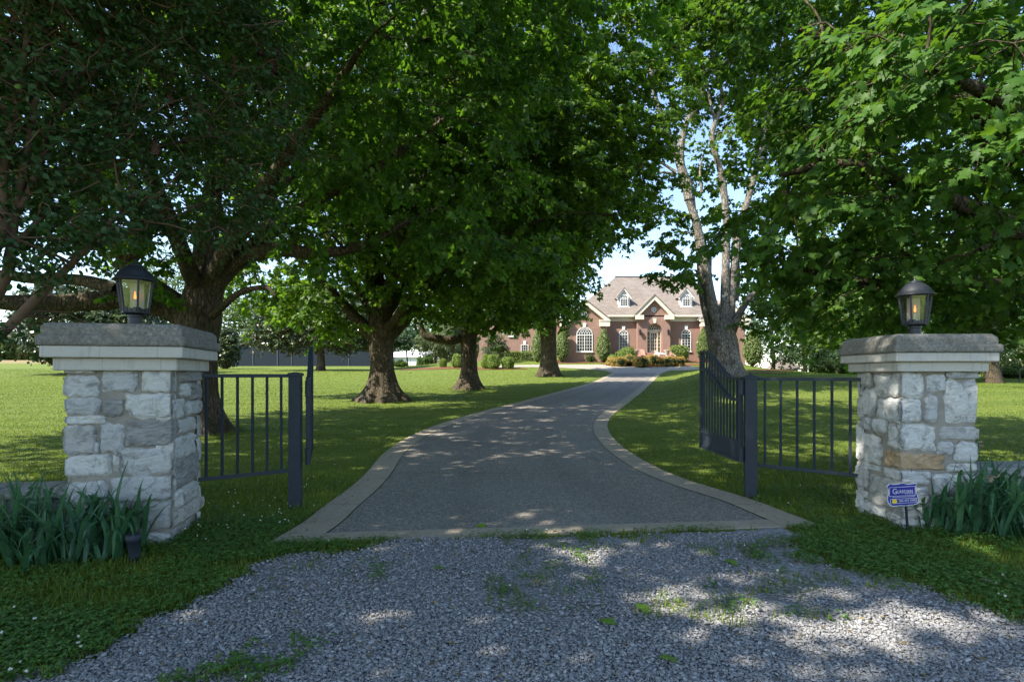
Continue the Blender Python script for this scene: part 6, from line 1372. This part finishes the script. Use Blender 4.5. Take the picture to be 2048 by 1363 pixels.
# (px, base py, Y, top py, width px, material, label)
far = [(815, 728, 80, 655, 90, 'bg2', 'dark small tree before the white shed'), (872, 727, 78, 662, 74, 'pine', 'feathery pale pine left of the mid-sized maple'), (905, 727, 88, 640, 70, 'pine', 'taller feathery pine behind the pale one'), (905, 724, 120, 600, 170, 'bg1', 'broad light green tree beyond the pines'),
       (470, 722, 125, 590, 190, 'bg1', 'light green tree rising behind the left end of the barn'), (590, 720, 130, 560, 240, 'bg1', 'wide green tree behind the middle of the barn'), (730, 720, 135, 570, 220, 'bg2', 'dark green tree behind the right end of the barn'), (330, 722, 140, 480, 240, 'bg1', 'pale green tree behind the trunk of the spreading maple'),
       (20, 721, 215, 668, 90, 'bg1', 'rounded pale tree on the far field edge at the left border'), (62, 720, 240, 660, 110, 'bg2', 'dark tree in the far treeline at the left'), (110, 719, 250, 672, 100, 'bg1', 'low tree in the far treeline behind the bronze magnolia'), (-40, 721, 230, 655, 120, 'bg2', 'tall tree in the far treeline at the left border'), (190, 719, 250, 650, 140, 'bg2', 'wide tree in the far treeline behind the left pillar'),
       (1545, 725, 76, 560, 170, 'bg2', 'dark green tree behind the right end of the house'), (1620, 738, 95, 640, 120, 'bg1', 'light green tree behind the utility pole'), (1680, 742, 88, 610, 170, 'bg1', 'pale green tree left of the right pillar'), (1655, 741, 84, 690, 70, 'bg2', 'low dark bushy tree left of the right pillar'), (1700, 745, 100, 560, 220, 'bg2', 'tall dark tree behind the right pillar'),
       (1860, 757, 64, 560, 260, 'bg1', 'broad light green tree straight behind the right lantern'), (1760, 752, 72, 575, 190, 'bg2', 'dense green tree between the house and the right lantern'), (1925, 760, 58, 600, 120, 'bg2', 'dark bushy tree right of the right lantern'), (2110, 762, 62, 540, 300, 'bg2', 'big dark tree at the right border'), (2045, 762, 66, 672, 100, 'bg3', 'pale weeping willow at the right border'), (1960, 758, 90, 590, 200, 'bg1', 'light green tree beyond the wire fence')]
for k, (px, pb, Y, pt, w, m, lab) in enumerate(far):
    x = (px-1024)/FPX*Y; z = Z(x, Y); h = EYE-(pt-HZ)/FPX*Y-z; ww = w/FPX*Y; s = max(.22, Y/FPX*4.2)
    big = h*ww
    simple_tree('pine_tree' if m == 'pine' else 'willow_tree' if m == 'bg3' else 'leafy_tree', lab, (x, Y, z), h, ww, MT[m], 400+k, TG, int(np.clip(big*.9, 60, 210)), 6, 12 if m != 'pine' else 18, s if m != 'pine' else .5, 'bark_pine', low=.46 if px == 815 else .02 if m != 'pine' else .12, tmpl=LEAF_LO if m != 'pine' else NEEDLE, droop=.9 if m == 'bg3' else .3)
# trunked trees on the right lawn
x, Y = (1988-1024)/FPX*46, 46.; simple_tree('maple_tree', 'dark-trunked shade tree on the lawn just right of the right pillar', (x, Y, Z(x, Y)), 15, 12, MT['maple_far'], 450, None, 170, 7, 12, .33, 'bark_mid', .52, .32, tmpl=LEAF_MID)
x, Y = (1930-1024)/FPX*52, 52.; simple_tree('maple_tree', 'shade tree hidden behind the right pillar, its crown over the cap', (x, Y, Z(x, Y)), 13, 13, MT['maple_far'], 451, None, 170, 7, 12, .33, 'bark_mid', .45, .30, tmpl=LEAF_MID)
x, Y = (1735-1024)/FPX*48, 48.; simple_tree('maple_tree', 'round-crowned shade tree left of the right pillar', (x, Y, Z(x, Y)), 14, 12, MT['maple_far'], 452, None, 190, 7, 12, .33, 'bark_mid', .4, .22, tmpl=LEAF_MID)
c = G(1585, 736); simple_tree('dogwood_tree', 'small pale dogwood with several stems in the mulch bed', c, 100*c[1]/FPX*.72, 105*c[1]/FPX, MT['dogwood'], 460, None, 110, 6, 8, .13, 'bark_pine', .07, .30, tmpl=LEAF_OV, stems=4)
for k, (px, pb, Y, w, h, lab) in enumerate([(800, 728, 76, 22, 8, 'yellow-green bush before the white shed'), (850, 728, 74, 30, 10, 'grey-green bush right of the white shed'), (1640, 741, 78, 60, 22, 'pale bush at the foot of the trees right of the pole'), (1695, 744, 80, 50, 26, 'yellow-green bush behind the left edge of the right pillar'), (2030, 760, 60, 60, 20, 'pale bush beyond the wire fence at the right border')]):
    x = (px-1024)/FPX*Y; s = Y/FPX; shrub('loose_bush', lab, 'bush', (x, Y, Z(x, Y)), w/2*s, w/2*s*.8, h*s+.3, MT['bg1'], 1400, .22, 470+k, 'loose bushes of the background', lump=.25)
# grey outbuilding roof, utility pole, wire fence
def outbuilding():
    Y0 = 84.; x0, x1 = (1566-1024)/FPX*Y0, (1598-1024)/FPX*Y0; z0 = Z((x0+x1)/2, Y0); root = thing('outbuilding', 'low outbuilding with a sloping grey roof behind the dogwood', 'building', ((x0+x1)/2, Y0, z0)); w = (x1-x0)/2; h = EYE-(712-HZ)/FPX*Y0-z0
    m = MB(); m.box(-w, w, .3, 5, -1, h*.35); m.build('wall', MT['siding'], root)
    m = MB(); m.add([(-w-.3, 0, h*.3), (w+.3, 0, h*.3), (w*.75, 2.6, h), (-w*.6, 2.6, h), (w+.3, 5.3, h*.3), (-w-.3, 5.3, h*.3)], [(0, 1, 2, 3), (3, 2, 4, 5), (1, 4, 2), (0, 3, 5)]); m.build('roof', MT['roof'], root)
outbuilding()
Y0 = 74.; x = (1607-1024)/FPX*Y0; z = Z(x, Y0); root = thing('utility_pole', 'brown utility pole with a grey transformer behind the dogwood', 'pole', (x, Y0, z)); h = EYE-(645-HZ)/FPX*Y0-z
m = MB(); m.tube([(0, 0, -.5), (0, 0, h)], [.15, .11], 10); m.build('shaft', MT['bark_pine'], root)
m = MB(); m.lathe([(.05, 0), (.24, .02), (.24, .62), (.05, .7)], 14, c=(.42, 0, EYE-(697-HZ)/FPX*Y0-z)); m.box(.1, .25, -.04, .04, EYE-(695-HZ)/FPX*Y0-z, EYE-(694-HZ)/FPX*Y0-z+.1); m.build('transformer', MT['urn'], root)
Y0 = 74.; x = (1611.5-1024)/FPX*Y0; m = MB(); m.tube([(0, 0, -.3), (0, 0, 2.6)], [.06, .06], 8); m.box(-.12, .12, -.1, -.05, 1.4, 2.0); o = m.build('marker_post', MT['white'], None, (x, Y0-.6, Z(x, Y0-.6))); tag(o, 'pale slim metal post beside the utility pole', 'post')
pp = []
root = thing('wire_fence', 'thin wire fence on dark posts at the edge of the right lawn', 'fence', (36, 46, Z(36, 46))); o = np.array([36, 46, Z(36, 46)])
for px, Y in ((1700, 62), (1760, 60), (1820, 57), (1880, 54), (1940, 52), (2003, 50), (2039.5, 47.5), (2110, 46)):
    x = (px-1024)/FPX*Y; q = np.array([x, Y, Z(x, Y)])-o; pp.append(q); m = MB(); m.tube([q+(0, 0, -.3), q+(0, 0, 1.15)], [.05, .045], 8); m.build('post', MT['black'], root)
m = MB()
for zz in (.35, .7, 1.05):
    for a, b in zip(pp, pp[1:]): m.tube([a+(0, 0, zz), b+(0, 0, zz)], [.008, .008], 4)
m.build('wires', MT['black'], root)
# ------------------------------------------------------------------ camera, sun, sky
cam = bpy.data.cameras.new('camera'); co = bpy.data.objects.new('camera', cam); COL.objects.link(co)
cam.sensor_fit = 'HORIZONTAL'; cam.sensor_width = 36; cam.lens = 36*FPX/2048; cam.shift_y = (HZ-681.5)/2048; cam.clip_start = .05; cam.clip_end = 3000
co.location = (0, 0, EYE); co.rotation_euler = (R(90), 0, 0); SC.camera = co
elev = math.asin(-SUN_D[2]); az = math.atan2(-SUN_D[0], -SUN_D[1])      # direction towards the sun
sl = bpy.data.lights.new('sun', 'SUN'); sl.energy = 5.0; sl.angle = R(.53); sl.color = (1, .94, .84); so = bpy.data.objects.new('sun', sl); COL.objects.link(so)
so.rotation_euler = Vector(SUN_D.tolist()).to_track_quat('-Z', 'Y').to_euler(); so.location = (-20, -8, 30)
w = bpy.data.worlds.new('World'); SC.world = w; w.use_nodes = True; nt = w.node_tree
bg = nt.nodes['Background']; sk = nt.nodes.new('ShaderNodeTexSky'); sk.sky_type = 'NISHITA'; sk.sun_disc = False; sk.sun_elevation = elev; sk.sun_rotation = az; sk.air_density = 1.0; sk.dust_density = 0.45; sk.ozone_density = 1.2
nt.links.new(sk.outputs[0], bg.inputs[0]); bg.inputs[1].default_value = .145
SC.view_settings.view_transform = 'Standard'; SC.view_settings.look = 'None'; SC.view_settings.exposure = 1.36; SC.view_settings.gamma = 1; SC.view_settings.use_curve_mapping = False
cy = SC.cycles; cy.max_bounces = 8; cy.diffuse_bounces = 4; cy.glossy_bounces = 3; cy.transmission_bounces = 6; cy.transparent_max_bounces = 8; cy.sample_clamp_indirect = 6; cy.caustics_reflective = False; cy.caustics_refractive = False
cy.use_denoising = True
